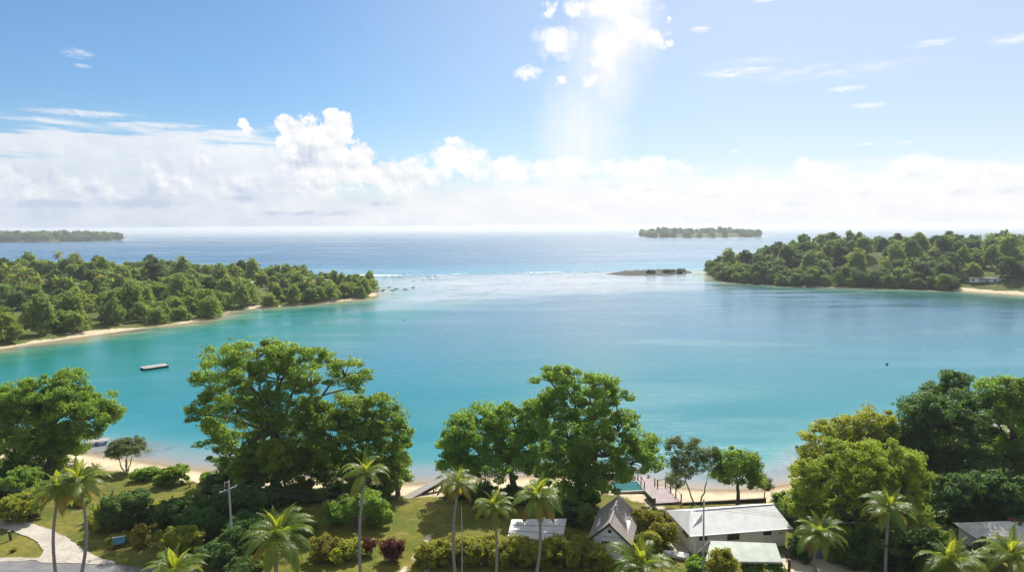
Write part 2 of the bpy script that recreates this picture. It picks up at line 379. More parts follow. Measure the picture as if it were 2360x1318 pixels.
# water: colour of depth, bed and a painted headland reflection from the mesh, mirror of the sky from its gloss
m, t = mat('water')
co = t.n('TexCoord').outputs['Object']
ca = t.n('Attribute', attribute_name='depth_reflection_colour').outputs['Color']
fo = t.n('Attribute', attribute_name='foam').outputs['Fac']
sh = t.n('Attribute', attribute_name='shallow').outputs['Fac']
n_bed = t.noise(co, .06, 5, .65, .6)
n_st = t.noise(t.vm('MULTIPLY', co, (.0016, .011, 1)).outputs[0], 1.0, 6, .62, .5)
n_paw = t.noise(t.vm('MULTIPLY', co, (.012, .045, 1)).outputs[0], 1.0, 5, .6, .5)
col = t.mix(t.m('MULTIPLY', t.ramp(n_bed, .5, .68), t.m('MULTIPLY', sh, .75)), ca, (.075, .095, .11))
n_fo = t.noise(t.vm('MULTIPLY', co, (.06, .25, 1)).outputs[0], 1.0, 6, .7)
fm = t.ramp(t.m('ADD', fo, t.m('SUBTRACT', n_fo, .5)), .62, .8)
col = t.mix(fm, col, (.8, .82, .84))
wv = t.n('TexNoise', {'Vector': t.vm('MULTIPLY', co, (.55, 1.0, 1)).outputs[0], 'Scale': .55, 'Detail': 5, 'Roughness': .6}).outputs[0]
oce = t.m('MULTIPLY', t.n('Attribute', attribute_name='ocean').outputs['Fac'], t.ramp(n_st, .58, .46, .12, 1.0))
far = t.n('Attribute', attribute_name='far').outputs['Fac']; nofar = t.m('SUBTRACT', 1.0, t.m('MULTIPLY', far, .9))
rg = t.m('ADD', t.m('ADD', t.m('MULTIPLY', t.m('ADD', t.ramp(n_st, .35, .65, .10, .22), t.ramp(n_paw, .40, .62, 0, .10)), nofar), t.m('MULTIPLY', fm, .5)), t.m('MULTIPLY', oce, t.ramp(n_st, .3, .6, .26, .10)))
p = t.n('BsdfPrincipled', {'Base Color': col, 'Roughness': rg, 'IOR': 1.333, 'Specular IOR Level': .5})
t.t.links.new(t.n('Bump', {'Height': wv, 'Strength': t.m('ADD', t.m('MULTIPLY', t.m('MULTIPLY', t.ramp(n_st, .3, .7, .16, .36), nofar), t.ramp(n_paw, .35, .65, .45, 1.5)), t.m('MULTIPLY', oce, .35)), 'Distance': .5}).outputs[0], p.inputs['Normal'])
out(t, p.outputs[0])
M = MATS

# ------------------------------------------------------------------ coastlines (world x, y)
def line(pts, z=0.0): return np.array([[*G(a, b, z).xy] for a, b in pts])
SHORE = line([(-900, 985), (-400, 1000), (0, 1012), (140, 1030), (230, 1046), (330, 1060), (430, 1076), (560, 1090), (700, 1098), (850, 1106), (945, 1112), (1010, 1108), (1100, 1098), (1250, 1094), (1380, 1098), (1480, 1108), (1560, 1120), (1640, 1126), (1740, 1126), (1820, 1112), (1880, 1075), (1980, 1035), (2120, 1005), (2360, 985), (2900, 970), (3600, 960)])
GRASS = line([(-900, 1060), (0, 1085), (150, 1080), (230, 1080), (330, 1086), (430, 1102), (520, 1114), (600, 1120), (760, 1128), (880, 1138), (960, 1143), (1040, 1138), (1150, 1130), (1300, 1130), (1420, 1140), (1480, 1160), (1570, 1157), (1660, 1156), (1760, 1152), (1830, 1140), (1880, 1100), (1980, 1060), (2120, 1025), (2360, 1005), (2900, 990), (3600, 980)], 1.4)
PEN = line([(-700, 870), (-300, 832), (0, 806), (60, 796), (150, 783), (250, 769), (340, 756), (430, 746), (500, 732), (540, 716), (600, 711), (680, 704), (760, 698), (840, 689), (874, 681), (870, 670), (820, 660), (700, 648), (560, 640), (400, 634), (200, 628), (0, 622), (-500, 612), (-1300, 640), (-1500, 760)])
HEAD = line([(1640, 637), (1650, 645), (1700, 652), (1800, 659), (1900, 662), (2000, 664), (2100, 667), (2200, 670), (2300, 677), (2420, 686), (2700, 700), (3300, 720), (3300, 600), (2700, 592), (2200, 596), (1900, 605), (1700, 618), (1628, 628)])
ISL = line([(1468, 545), (1500, 547.5), (1600, 548.5), (1700, 547.5), (1757, 546), (1740, 542.5), (1600, 541), (1490, 542)])
FAR = line([(-900, 566), (-300, 561), (0, 558.5), (120, 557), (220, 556), (283, 554), (270, 550), (0, 547), (-400, 545), (-900, 545)])
def sdist(P, poly, closed=True):
    d = np.full(len(P), 1e9); ins = np.zeros(len(P), bool); n = len(poly)
    for i in range(n if closed else n - 1):
        a, b = poly[i], poly[(i + 1) % n]; ab = b - a
        tt = np.clip(((P - a) @ ab) / (ab @ ab), 0, 1)
        d = np.minimum(d, np.linalg.norm(P - a - tt[:, None] * ab, axis=1))
        if closed:
            c = (a[1] > P[:, 1]) != (b[1] > P[:, 1])
            xi = a[0] + (P[:, 1] - a[1]) / (b[1] - a[1] + 1e-12) * ab[0]
            ins ^= c & (P[:, 0] < xi)
    return np.where(ins, d, -d) if closed else d
def near_sd(P): return (np.interp(P[:, 0], SHORE[:, 0], SHORE[:, 1]) - P[:, 1]) * .93
def sstep(x, a, b):
    q = np.clip((x - a) / (b - a), 0, 1); return q * q * (3 - 2 * q)
_rng0 = np.random.default_rng(5)
_ph = _rng0.uniform(0, 6.28, (12, 2)); _fr = _rng0.uniform(.5, 1.8, 12); _an = _rng0.uniform(0, 6.28, 12)
def wob(P, L):                       # smooth pseudo noise, wavelength about L
    s = 0
    for k in range(12):
        s = s + np.sin((P[:, 0] * math.cos(_an[k]) + P[:, 1] * math.sin(_an[k])) * 6.28 * _fr[k] / L + _ph[k, 0])
    return s / 4.0

# ------------------------------------------------------------------ sea
ang = np.concatenate([np.arange(34, 14, -.14), np.arange(14, 3, -.045), np.arange(3, .5, -.035), np.array([.5, .45, .4, .35, .3, .25, .2, .16, .12, .09, .07])])
rr = H / np.tan(np.radians(ang)); az = np.radians(np.linspace(-78, 78, 520))
A, RR = np.meshgrid(az, rr)
P = np.stack([RR * np.sin(A), RR * np.cos(A)], -1).reshape(-1, 2)
nr, nc = len(rr), len(az)
i = np.arange(nr - 1)[:, None] * nc; k = np.arange(nc - 1)[None, :]
Q = np.stack([i + k, i + k + 1, i + nc + k + 1, i + nc + k], -1).reshape(-1, 4)
dn, dp, dh, di, df = -near_sd(P), -sdist(P, PEN), -sdist(P, HEAD), -sdist(P, ISL), -sdist(P, FAR)
wb = wob(P, 60); wb2 = wob(P, 22)
def lerp(a, b, f): return a + (np.asarray(b) - a) * f[:, None]
bay = lerp(np.tile((.002, .160, .190), (len(P), 1)), (.030, .128, .195), sstep(P[:, 1] - .35 * np.abs(P[:, 0] + 40) * (P[:, 0] < -40), 150, 330))
col = lerp(bay, (.002, .165, .140), sstep(150 - dp - np.maximum(0, P[:, 0] + 60) * .7 + 14 * wb, 0, 90) * .95)     # greener under the left peninsula
col = lerp(col, (.002, .085, .068), sstep(95 - dh - np.maximum(0, 250 - P[:, 0]) * .5 + 8 * wb, 0, 50) * .9)  # dark green reflection of the headland trees, painted into the water colour
col = lerp(col, (.002, .09, .09), sstep(45 - dh - np.maximum(0, 330 - P[:, 0]) * .4, 0, 40) * .8)  # inner band of that painted reflection
# reef flat between the two shores
REEF = line([(872, 690), (868, 640), (1000, 636), (1300, 630), (1640, 624), (1665, 650), (1600, 664), (1480, 668), (1330, 674), (1180, 682), (1000, 696), (900, 704)])
dr = sdist(P, REEF)
rf = sstep(dr + 12 * wb, -45, 25)
col = lerp(col, (.27, .33, .37), rf * .9)
col = lerp(col, (.42, .42, .44), sstep(dr + 14 * wb, 5, 60) * .5 * (wob(P * [1, 2.5], 150) > -0.2))
# outer ocean
rl = line([(-1500, 600), (-500, 611), (0, 620), (500, 633), (870, 634), (1000, 632), (1300, 627), (1640, 620), (1900, 604), (2400, 592), (3300, 590)])
o = np.argsort(rl[:, 0]); do = P[:, 1] - np.interp(P[:, 0], rl[o, 0], rl[o, 1]) + 6 * wb
oc = lerp(np.tile((.03, .19, .29), (len(P), 1)), (.010, .095, .19), sstep(do + 20 * wb, 0, 230))
oc = lerp(oc, (.008, .080, .165), sstep(do, 230, 1000))
col = lerp(col, oc, sstep(do, -14, 10))
# shallows over sand along the shores
s1 = sstep(-dn + 1.6 * wb2, -28, -3); s2 = sstep(-dn + 1.2 * wb2, -13, -2); s3 = sstep(-dn, -3.5, 0)
col = lerp(col, (.08, .26, .27), s1 * .8); col = lerp(col, (.22, .24, .245), s2 * .92); col = lerp(col, (.30, .245, .175), s3)
for d_ in (dp, dh):
    col = lerp(col, (.12, .26, .17), sstep(-d_ + 5 * wb2, -32, -6) * .75); col = lerp(col, (.30, .27, .16), sstep(-d_ + 3 * wb2, -15, -1) * .9)
for d_ in (di, df): col = lerp(col, (.3, .36, .36), sstep(-d_, -60, 0))
shal = np.maximum(np.maximum(s2, rf * .8), sstep(-np.minimum(dp, dh), -25, -3))
foam = np.exp(-(do / 9) ** 2) * (.66 + .2 * wob(P, 130)) * (dp > 5) * (dh > 2)
foam = np.maximum(foam, np.exp(-((do - 14) / 6) ** 2) * .62 * ((P[:, 0] > 45) & (P[:, 0] < 175)))
foam = np.maximum(foam, .62 * np.exp(-np.maximum(di, 0) / 14) * (di > -1))
me = qmesh('sea', np.column_stack([P, np.zeros(len(P))]), Q, M['water'], True)
attr(me, 'depth_reflection_colour', np.column_stack([np.clip(col, 0, 1), np.ones(len(P))]), 'FLOAT_COLOR'); attr(me, 'foam', foam); attr(me, 'shallow', shal); lgd = np.log10(np.hypot(P[:, 0], P[:, 1])); fard = sstep(lgd, 3.05, 4.0)
attr(me, 'far', fard); attr(me, 'ocean', sstep(do, -10, 150) * (1 - .95 * fard))
tag(link('sea', me), kind='structure')

# ------------------------------------------------------------------ land
def grid_land(name, x0, x1, y0, y1, step, fn, lm='land'):
    xs = np.arange(x0, x1 + step, step); ys = np.arange(y0, y1 + step, step)
    X, Y = np.meshgrid(xs, ys); P = np.stack([X, Y], -1).reshape(-1, 2)
    z, inl, trk, shore = fn(P); nx = len(xs)
    i = np.arange(len(ys) - 1)[:, None] * nx; k = np.arange(nx - 1)[None, :]
    Q = np.stack([i + k, i + k + 1, i + nx + k + 1, i + nx + k], -1).reshape(-1, 4)
    Q = Q[(z[Q] > -1.2).any(1)]
    us = np.unique(Q); mp = np.zeros(len(P), int); mp[us] = np.arange(len(us))
    me = qmesh(name, np.column_stack([P, z])[us], mp[Q], M[lm], True)
    attr(me, 'inland', inl[us]); attr(me, 'track', trk[us]); attr(me, 'shore', shore[us])
    return tag(link(name, me), kind='structure')
TRACK = [line([(920, 1330), (985, 1240), (1000, 1225)], 1.4), line([(975, 1330), (1010, 1260), (1040, 1230)], 1.4)]
def near_z(P):
    d = near_sd(P)
    return np.where(d < 0, np.maximum(d * .12, -1.5), 1.4 * sstep(d, 0, 11)) + .06 * wob(P, 17) * sstep(d, 2, 9)
PATCHES = [(1850, 1300, 5, 3), (1900, 1300, 4, 3), (1520, 1185, 2, 6), (1560, 1250, 1.5, 5)]
def near_fn(P):
    d = near_sd(P); inl = (np.interp(P[:, 0], GRASS[:, 0], GRASS[:, 1]) - P[:, 1])
    trk = np.zeros(len(P))
    for L in TRACK: trk = np.maximum(trk, .95 * np.exp(-(sdist(P, L, False) / .45) ** 2))
    for px, py, ax, ay in PATCHES:
        c = G(px, py); trk = np.maximum(trk, 1.2 * np.exp(-((P[:, 0] - c.x) / ax) ** 2 - ((P[:, 1] - c.y) / ay) ** 2))
    return near_z(P), inl, trk, d
grid_land('ground', -200, 210, 20, 190, 1.0, near_fn)
def gz(x, y): return float(near_z(np.array([[x, y]]))[0])
def pen_z(P):
    d = sdist(P, PEN); hill = 9 * np.exp(-(((P[:, 0] + 330) / 110) ** 2 + ((P[:, 1] - 480) / 90) ** 2))
    return np.where(d < 0, np.maximum(d * .1, -1.5), 1.3 * sstep(d, 0, 14) + hill * sstep(d, 5, 60))
def head_z(P):
    d = sdist(P, HEAD); hill = (15 + 3 * wob(P, 170)) * sstep(P[:, 0] + .25 * (P[:, 1] - 480), 190, 330)
    return np.where(d < 0, np.maximum(d * .1, -1.5), 1.2 * sstep(d, 0, 8) + hill * sstep(d, 6, 75))
def isl_z(P): d = sdist(P, ISL); return np.where(d < 0, np.maximum(d * .1, -1.5), 2.0 * sstep(d, 0, 20) + 9 * sstep(d, 10, 50))
def far_z(P): d = sdist(P, FAR); return np.where(d < 0, np.maximum(d * .1, -1.5), 2.0 * sstep(d, 0, 20) + 9 * sstep(d, 10, 160))
def mk(zf, poly, beach):
    def fn(P):
        d = sdist(P, poly); return zf(P), d - (beach(P) if callable(beach) else beach) - 3.4 * wob(P, 40) - 1.5 * wob(P, 15), np.zeros(len(P)), d
    return fn
for nm_, zf, poly, st, bc in (('peninsula_ground', pen_z, PEN, 3.0, lambda P: 1.0 + 5.5 * ((P[:, 0] / P[:, 1] < -.54) | (P[:, 0] / P[:, 1] > -.395))), ('headland_ground', head_z, HEAD, 3.0, lambda P: 1.5 + 8.0 * (P[:, 0] / P[:, 1] > .652)), ('island_ground', isl_z, ISL, 10.0, 5), ('distant_headland_ground', far_z, FAR, 14.0, 0)):
    lo, hi = poly.min(0) - 12, poly.max(0) + 12
    lo = np.maximum(lo, (-2900, 0)); hi = np.minimum(hi, (2900, 5000))
    grid_land(nm_, lo[0], hi[0], lo[1], hi[1], st, mk(zf, poly, bc), 'land_peninsula' if nm_[0] == 'p' else 'land_wooded')

def sheet(name, pts, z, mat_, res=1.0):
    """a flat strip of paving following the ground a little above it"""
    import bmesh
    bm = bmesh.new()
    bm.faces.new([bm.verts.new((*G(a, b).xy, 0)) for a, b in pts])
    bmesh.ops.triangulate(bm, faces=bm.faces[:])
    bmesh.ops.subdivide_edges(bm, edges=bm.edges[:], cuts=5, use_grid_fill=True)
    for v_ in bm.verts: v_.co.z = gz(v_.co.x, v_.co.y) + z
    for f_ in bm.faces:
        if f_.normal.z < 0: f_.normal_flip()
    rj = random.Random(len(pts))
    for v_ in bm.verts:
        if v_.is_boundary: v_.co.x += rj.uniform(-.14, .14); v_.co.y += rj.uniform(-.14, .14)
    me = bpy.data.meshes.new(name); bm.to_mesh(me); bm.free(); me.materials.append(mat_)
    return tag(link(name, me), kind='structure')
sheet('road', [(-900, 1285), (-200, 1288), (0, 1292), (100, 1293), (180, 1291), (250, 1296), (318, 1306), (460, 1316), (900, 1345), (2400, 1420), (2400, 1700), (-900, 1700)], .05, M['asphalt'])
sheet('driveway', [(-300, 1196), (-60, 1194), (20, 1196), (70, 1204), (115, 1218), (150, 1236), (180, 1258), (215, 1280), (270, 1296), (240, 1300), (180, 1298), (100, 1298), (86, 1292), (101, 1276), (96, 1262), (80, 1246), (50, 1230), (20, 1220), (-20, 1213), (-300, 1210)], .09, M['driveway'])
sheet('verge_strip', [(-900, 1279), (-200, 1281), (0, 1286), (86, 1286), (100, 1291), (0, 1295), (-200, 1291), (-900, 1288)], .075, M['driveway'])

# ------------------------------------------------------------------ foliage
def leaves(rng, centres, radii, per, L, flat=.6, upb=.5, wr=.5):
    """leaf blades scattered through flattened clumps"""
    n = len(centres)
    c = np.repeat(centres, per, 0); r = np.repeat(radii, per)
    d = rng.normal(size=(n * per, 3)); d /= np.linalg.norm(d, axis=1)[:, None]
    rad = rng.uniform(.25, 1.0, n * per) ** .6
    p = c + d * (r * rad)[:, None] * np.array([1, 1, flat])
    nn = d * .7 + rng.normal(size=p.shape) * .55; nn[:, 2] += upb
    nn /= np.linalg.norm(nn, axis=1)[:, None]
    t = np.cross(nn, rng.normal(size=p.shape)); t /= np.linalg.norm(t, axis=1)[:, None]
    b = np.cross(nn, t)
    ln = L * rng.uniform(.6, 1.25, n * per)[:, None]
    t = t * ln / 2; b = b * ln * wr / 2
    V = np.stack([p - t, p - b + t * .1, p + t, p + b + t * .1], 1).reshape(-1, 3)
    return V, np.arange(len(p) * 4).reshape(-1, 4)
def curve(a, b, rng, sag=0.0, n=5, wig=.06):
    a, b = np.asarray(a, float), np.asarray(b, float); s = np.linspace(0, 1, n)[:, None]
    L = np.linalg.norm(b - a)
    p = a + (b - a) * s; p[:, 2] += sag * L * np.sin(s[:, 0] * math.pi)
    p[1:-1] += rng.normal(size=(n - 2, 3)) * wig * L
    return p
def tree_meshes(seed, lobes, stems, fork, tr, cr, per, L, leafm, barkm, cover=1.0, flat=.6, wr=.62, hollow=.5):
    """lobes: (centre xyz, radii xyz) from the tree's foot; returns (crown mesh, trunk mesh)"""
    rng = np.random.default_rng(seed)
    C = np.array([l[0] for l in lobes], float); A = np.array([l[1] for l in lobes], float)
    cs = []; own = []
    for j in range(len(C)):
        a, b, c = A[j]; area = 4 * math.pi * ((a * b) ** 1.6 / 3 + (a * c) ** 1.6 / 3 + (b * c) ** 1.6 / 3) ** (1 / 1.6)
        n = max(6, int(cover * 1.25 * area / (math.pi * cr * cr)))
        d = rng.normal(size=(n * 2, 3)); d /= np.linalg.norm(d, axis=1)[:, None]
        keep = rng.uniform(size=n * 2) < np.clip(.80 + .45 * d[:, 2], .34, 1); d = d[keep][:n]
        q = C[j] + d * A[j] * rng.uniform(hollow, 1.12, len(d))[:, None]
        for o in range(len(C)):
            if o != j:
                inside = (((q - C[o]) / A[o]) ** 2).sum(1) < .22
                q = q[~inside]
        cs.append(q); own += [j] * len(q)
    cs = np.concatenate(cs); own = np.array(own)
    rad = cr * rng.uniform(.42, 1.3, len(cs))
    crown = leaves(rng, cs, rad, per, L, flat, wr=wr)
    # loose sprays between and beyond the clumps, so that the outline frays
    j = rng.integers(0, len(cs), int(len(cs) * 2.2))
    sp = cs[j] + rng.uniform(-1, 1, (len(j), 3)) * rad[j][:, None] * np.array([1.05, 1.05, .75])
    spray = leaves(rng, sp, np.full(len(sp), cr * .34), max(4, per // 14), L, .8, wr=wr)
    crown = merge([crown, spray])
    parts = []
    heads = []
    for (sx, sy, hx, hy, k) in stems:
        top = np.array([hx, hy, fork * k]); p = curve((sx, sy, -.3), top, rng, 0, 6, .025)
        parts.append(tube(p, np.linspace(tr * 1.15, tr * .75, 6), 8)); heads.append(top)
    heads = np.array(heads)
    for j in range(len(C)):
        h0 = heads[np.argmin(np.linalg.norm(heads - C[j], axis=1))]
        end = C[j] - np.array([0, 0, A[j][2] * .3])
        r0 = tr * .42 * min(1, .5 + A[j].mean() / (A.mean() * 2))
        p = curve(h0, end, rng, .06, 6, .05); parts.append(tube(p, np.linspace(r0, r0 * .45, 6), 6))
        mine = np.where(own == j)[0]
        for q in mine[:: max(1, len(mine) // 8)]:
            p = curve(end, cs[q], rng, .05, 4, .05); parts.append(tube(p, np.linspace(r0 * .38, .03, 4), 5))
    wood = merge(parts)
    return qmesh('crown', *crown, leafm), qmesh('trunk', *wood, barkm, True)
def place_tree(name, label, cat, loc, meshes, group=None):
    root = empty(name, loc, 0, label, cat, group)
    link('crown', meshes[0], root); link('trunk', meshes[1], root); return root
def lobes_px(base, L, dscale=.9):
    """lobes given as picture outlines at the tree's own distance, made solid"""
    o = []
    rng = random.Random(int(base.x * 10))
    k = (base.y / FPX) * 1.10
    for q in L:
        px, py, rx, ry = q[:4]; dy = q[4] if len(q) > 4 else rng.uniform(-1, 1) * rx * k * .8
        c = D(px, py, base.y + dy) - base
        o.append((tuple(c), (rx * k, rx * k * dscale, ry * k)))
    return o
def near_tree(name, label, bx, by, L, leafm, barkm='bark', tr=.45, fork=.35, cr=1.15, per=150, leafL=.42, stems=None, seed=1, cover=1.0, group=None, flat=.62, hollow=.5, cat='tree'):
    b = G(bx, by); b.z = gz(b.x, b.y)
    per = int(per * 1.45); leafL = leafL * .82; lb = lobes_px(b, L)
    top = max(l[0][2] for l in lb); cx = sum(l[0][0] for l in lb) / len(lb)
    st = stems or [(0, 0, cx * .25, 0, 1)]
    return place_tree(name, label, cat, b, tree_meshes(seed, lb, st, top * fork, tr, cr, per, leafL, M[leafm], M[barkm], cover, flat, hollow=hollow), group)

near_tree('rain_tree', 'tallest spreading tree with bare limbs showing through its flat topped crown, behind the utility pole', 640, 1135,
    [(520, 832, 52, 30), (590, 812, 58, 26), (665, 812, 55, 26), (735, 825, 40, 26), (795, 855, 42, 34), (828, 880, 26, 26), (485, 885, 44, 30), (560, 870, 62, 34), (640, 862, 60, 38),
     (715, 880, 55, 36), (470, 945, 40, 32), (545, 940, 66, 40), (620, 935, 60, 45), (490, 1000, 46, 36), (555, 1025, 66, 44), (640, 1005, 80, 56), (515, 1062, 46, 26), (600, 1080, 66, 38), (545, 1085, 44, 24), (690, 960, 60, 50), (690, 1060, 50, 40)],
    'leaf_rain', tr=.75, fork=.42, cr=1.25, per=150, leafL=.42, seed=11, cover=.66, flat=.5)
near_tree('broadleaf_tree', 'rounded broad tree with bright leaves at the beach, behind the tall single palm', 860, 1140,
    [(790, 945, 55, 36), (860, 950, 48, 38), (905, 1005, 38, 50), (765, 1005, 60, 50), (835, 1020, 70, 55), (905, 1065, 36, 40), (720, 965, 36, 40), (850, 1090, 62, 34), (775, 1085, 60, 40), (905, 1095, 34, 30), (720, 1060, 50, 44), (800, 1115, 40, 18)],
    'leaf_green', tr=.4, fork=.2, cr=1.1, per=160, leafL=.40, seed=12, stems=[(-2, 0, -3, 0, 1), (1.5, 1, 2, 1, 1), (4, 0, 4.4, 0, .9)])
near_tree('olive_crowned_tree', 'smaller olive yellow crowned tree standing just in front of the tallest spreading tree', 660, 1150,
    [(590, 1062, 42, 34), (640, 1045, 48, 28), (695, 1058, 42, 34), (640, 1085, 70, 30)], 'leaf_yellow', tr=.3, fork=.45, cr=1.0, per=150, leafL=.38, seed=13, cover=.9)
near_tree('lagoon_tree', 'wide bright tree with a lone tuft on top, next to the small jetty', 110, 1078,
    [(30, 925, 60, 36), (95, 905, 56, 30), (160, 912, 48, 30), (225, 940, 50, 34), (160, 868, 36, 13), (130, 955, 66, 44), (55, 985, 76, 46), (200, 972, 50, 32), (120, 1020, 70, 36), (250, 960, 30, 26), (30, 1030, 70, 38), (90, 1050, 70, 26), (140, 1030, 40, 22)],
    'leaf_green', tr=.5, fork=.35, cr=1.15, per=150, leafL=.42, seed=14)
near_tree('edge_tree', 'lime green tree cut by the picture edge, before the tree by the jetty', -30, 1090,
    [(-30, 960, 55, 40), (-100, 940, 80, 50), (-60, 1010, 70, 50), (0, 975, 30, 28)], 'leaf_yellow', tr=.4, seed=15)
near_tree('beach_shrub_tree', 'small umbrella shaped tree with several thin stems at the sand edge', 290, 1083,
    [(270, 1030, 24, 12), (300, 1022, 28, 12), (320, 1034, 20, 12), (288, 1038, 34, 12), (262, 1045, 14, 8)], 'leaf_pale', tr=.11, fork=.55, cr=.6, per=90, leafL=.26, seed=16,
    stems=[(-.3, 0, -1.3, 0, 1), (0, .2, .1, .5, 1.1), (.3, 0, 1.2, 0, 1), (.1, -.2, .4, -.6, .9)], barkm='bark_pale')
near_tree('spreading_tree', 'low spreading dark green tree leaning over the shallows beside the slanting plank ramp', 1185, 1135,
    [(1060, 1000, 52, 38), (1120, 972, 56, 34), (1185, 965, 48, 34), (1228, 945, 28, 20), (1035, 1048, 38, 32), (1105, 1035, 66, 42), (1195, 1025, 66, 50), (1240, 990, 40, 40), (1160, 1076, 70, 28), (1060, 1062, 44, 22), (1230, 1070, 50, 34)],
    'leaf_green', tr=.5, fork=.4, cr=1.1, per=155, leafL=.4, seed=17, cover=.85)
near_tree('banyan_tree', 'tall irregular banyan like tree rising behind the thatched hut', 1335, 1172,
    [(1268, 872, 32, 24), (1320, 858, 32, 18), (1368, 885, 42, 26), (1420, 912, 34, 32), (1300, 912, 46, 30), (1360, 945, 58, 40), (1425, 985, 48, 30), (1478, 1012, 36, 24), (1310, 995, 58, 46), (1395, 1035, 66, 42),
     (1455, 1060, 58, 34), (1330, 1068, 60, 46), (1285, 1035, 40, 36), (1500, 1055, 26, 16), (1345, 1115, 56, 36), (1290, 1085, 44, 36), (1400, 1095, 60, 30), (1320, 1145, 44, 24), (1260, 950, 30, 40)],
    'leaf_green', tr=.7, fork=.4, cr=1.15, per=150, leafL=.42, seed=18, cover=.75)
near_tree('feathery_tree', 'thin sparse grey leaved tree with twin stems beside the timber deck', 1605, 1162,
    [(1555, 1028, 24, 18), (1603, 1040, 26, 24), (1640, 1062, 24, 28), (1580, 1075, 34, 28), (1560, 1105, 20, 16)], 'leaf_pale', tr=.12, fork=.42, cr=.95, per=110, leafL=.26, seed=19, cover=1.5,
    stems=[(0, 0, -1.8, 0, 1), (.6, .3, 1.6, .3, .9)], barkm='bark_pale')
near_tree('seaside_almond_tree', 'dense rounded green tree on the beach directly behind the white roofed house', 1700, 1166,
    [(1680, 1058, 32, 24), (1732, 1066, 28, 24), (1705, 1092, 46, 28), (1668, 1092, 26, 24), (1740, 1100, 22, 18)], 'leaf_green', tr=.3, fork=.5, cr=.9, per=120, leafL=.36, seed=20, cover=.9)
near_tree('beach_sapling', 'little thin tree alone on the sand next to the dense rounded beach tree', 1762, 1150, [(1757, 1106, 17, 11), (1768, 1120, 12, 9)], 'leaf_pale', tr=.09, fork=.6, cr=.6, per=70, leafL=.26, seed=21, cat='sapling')
near_tree('domed_tree', 'huge yellow green domed tree beside the white roofed house', 1965, 1265,
    [(1960, 1060, 75, 38), (2050, 1060, 66, 40), (1895, 1100, 52, 40), (1858, 1150, 36, 44), (1985, 1120, 90, 54), (2080, 1120, 55, 46), (1890, 1190, 62, 46), (2000, 1190, 80, 56), (2090, 1175, 40, 46), (1950, 1230, 70, 30)],
    'leaf_yellow', tr=.5, fork=.35, cr=.95, per=170, leafL=.34, seed=22)
near_tree('shore_tree', 'mid green tree between the huge domed tree and the bay', 1960, 1120,
    [(1888, 1028, 42, 34), (1945, 990, 56, 34), (2020, 975, 50, 28), (1868, 1072, 36, 34), (1960, 1040, 70, 44), (2050, 1000, 40, 30), (2010, 1060, 90, 50), (1880, 1090, 40, 30)], 'leaf_hedge', tr=.5, cr=1.15, per=150, leafL=.4, seed=23)
near_tree('crooked_tree', 'dark tall tree with a small raised tuft at its top, above the huge domed tree', 2190, 1115,
    [(2125, 935, 44, 28), (2200, 878, 36, 18), (2190, 915, 60, 30), (2150, 975, 62, 44), (2240, 965, 50, 44), (2125, 1030, 46, 46), (2205, 1045, 80, 56), (2080, 990, 36, 40), (2120, 1080, 60, 34), (2230, 1085, 60, 30), (2180, 960, 70, 50)], 'leaf_dark', tr=.6, cr=1.2, per=150, leafL=.42, seed=24)
near_tree('leafy_tree', 'tall leafy tree at the picture edge beside the dark tree with the raised tuft', 2320, 1105,
    [(2300, 895, 40, 24), (2352, 905, 44, 36), (2290, 955, 46, 46), (2345, 990, 60, 56), (2300, 1050, 56, 46), (2390, 950, 50, 50), (2380, 1050, 60, 60), (2320, 1080, 60, 30)], 'leaf_green', tr=.6, cr=1.2, per=150, leafL=.42, seed=25)
near_tree('dense_round_tree', 'dense glossy dark round tree standing behind the weathered shed roof', 2250, 1222,
    [(2195, 1130, 40, 34), (2255, 1118, 56, 26), (2315, 1132, 46, 34), (2240, 1165, 78, 40), (2330, 1172, 40, 40), (2190, 1180, 44, 38), (2370, 1150, 50, 44), (2270, 1190, 70, 24)], 'leaf_dark', tr=.4, cr=.95, per=170, leafL=.42, seed=26)
near_tree('drooping_tree', 'mid size tree with drooping branches behind the tall single palm', 820, 1215,
    [(790, 1165, 34, 20), (840, 1160, 40, 22), (870, 1185, 24, 26), (775, 1185, 26, 20)], 'leaf_green', tr=.2, cr=.8, per=130, leafL=.36, seed=27)
near_tree('thicket_tree', 'dark shaded tree in the thicket behind the utility pole', 560, 1195,
    [(520, 1155, 40, 28), (590, 1150, 46, 28), (560, 1175, 60, 24), (470, 1165, 34, 24)], 'leaf_dark', tr=.25, cr=.9, per=130, leafL=.4, seed=28)
near_tree('shade_tree', 'dark bushy tree under the huge domed tree behind the fence posts', 2030, 1305,
    [(2020, 1250, 46, 34), (2085, 1255, 40, 34), (1985, 1275, 40, 26), (2060, 1285, 50, 24)], 'leaf_dark', tr=.2, cr=.8, per=130, leafL=.38, seed=29)

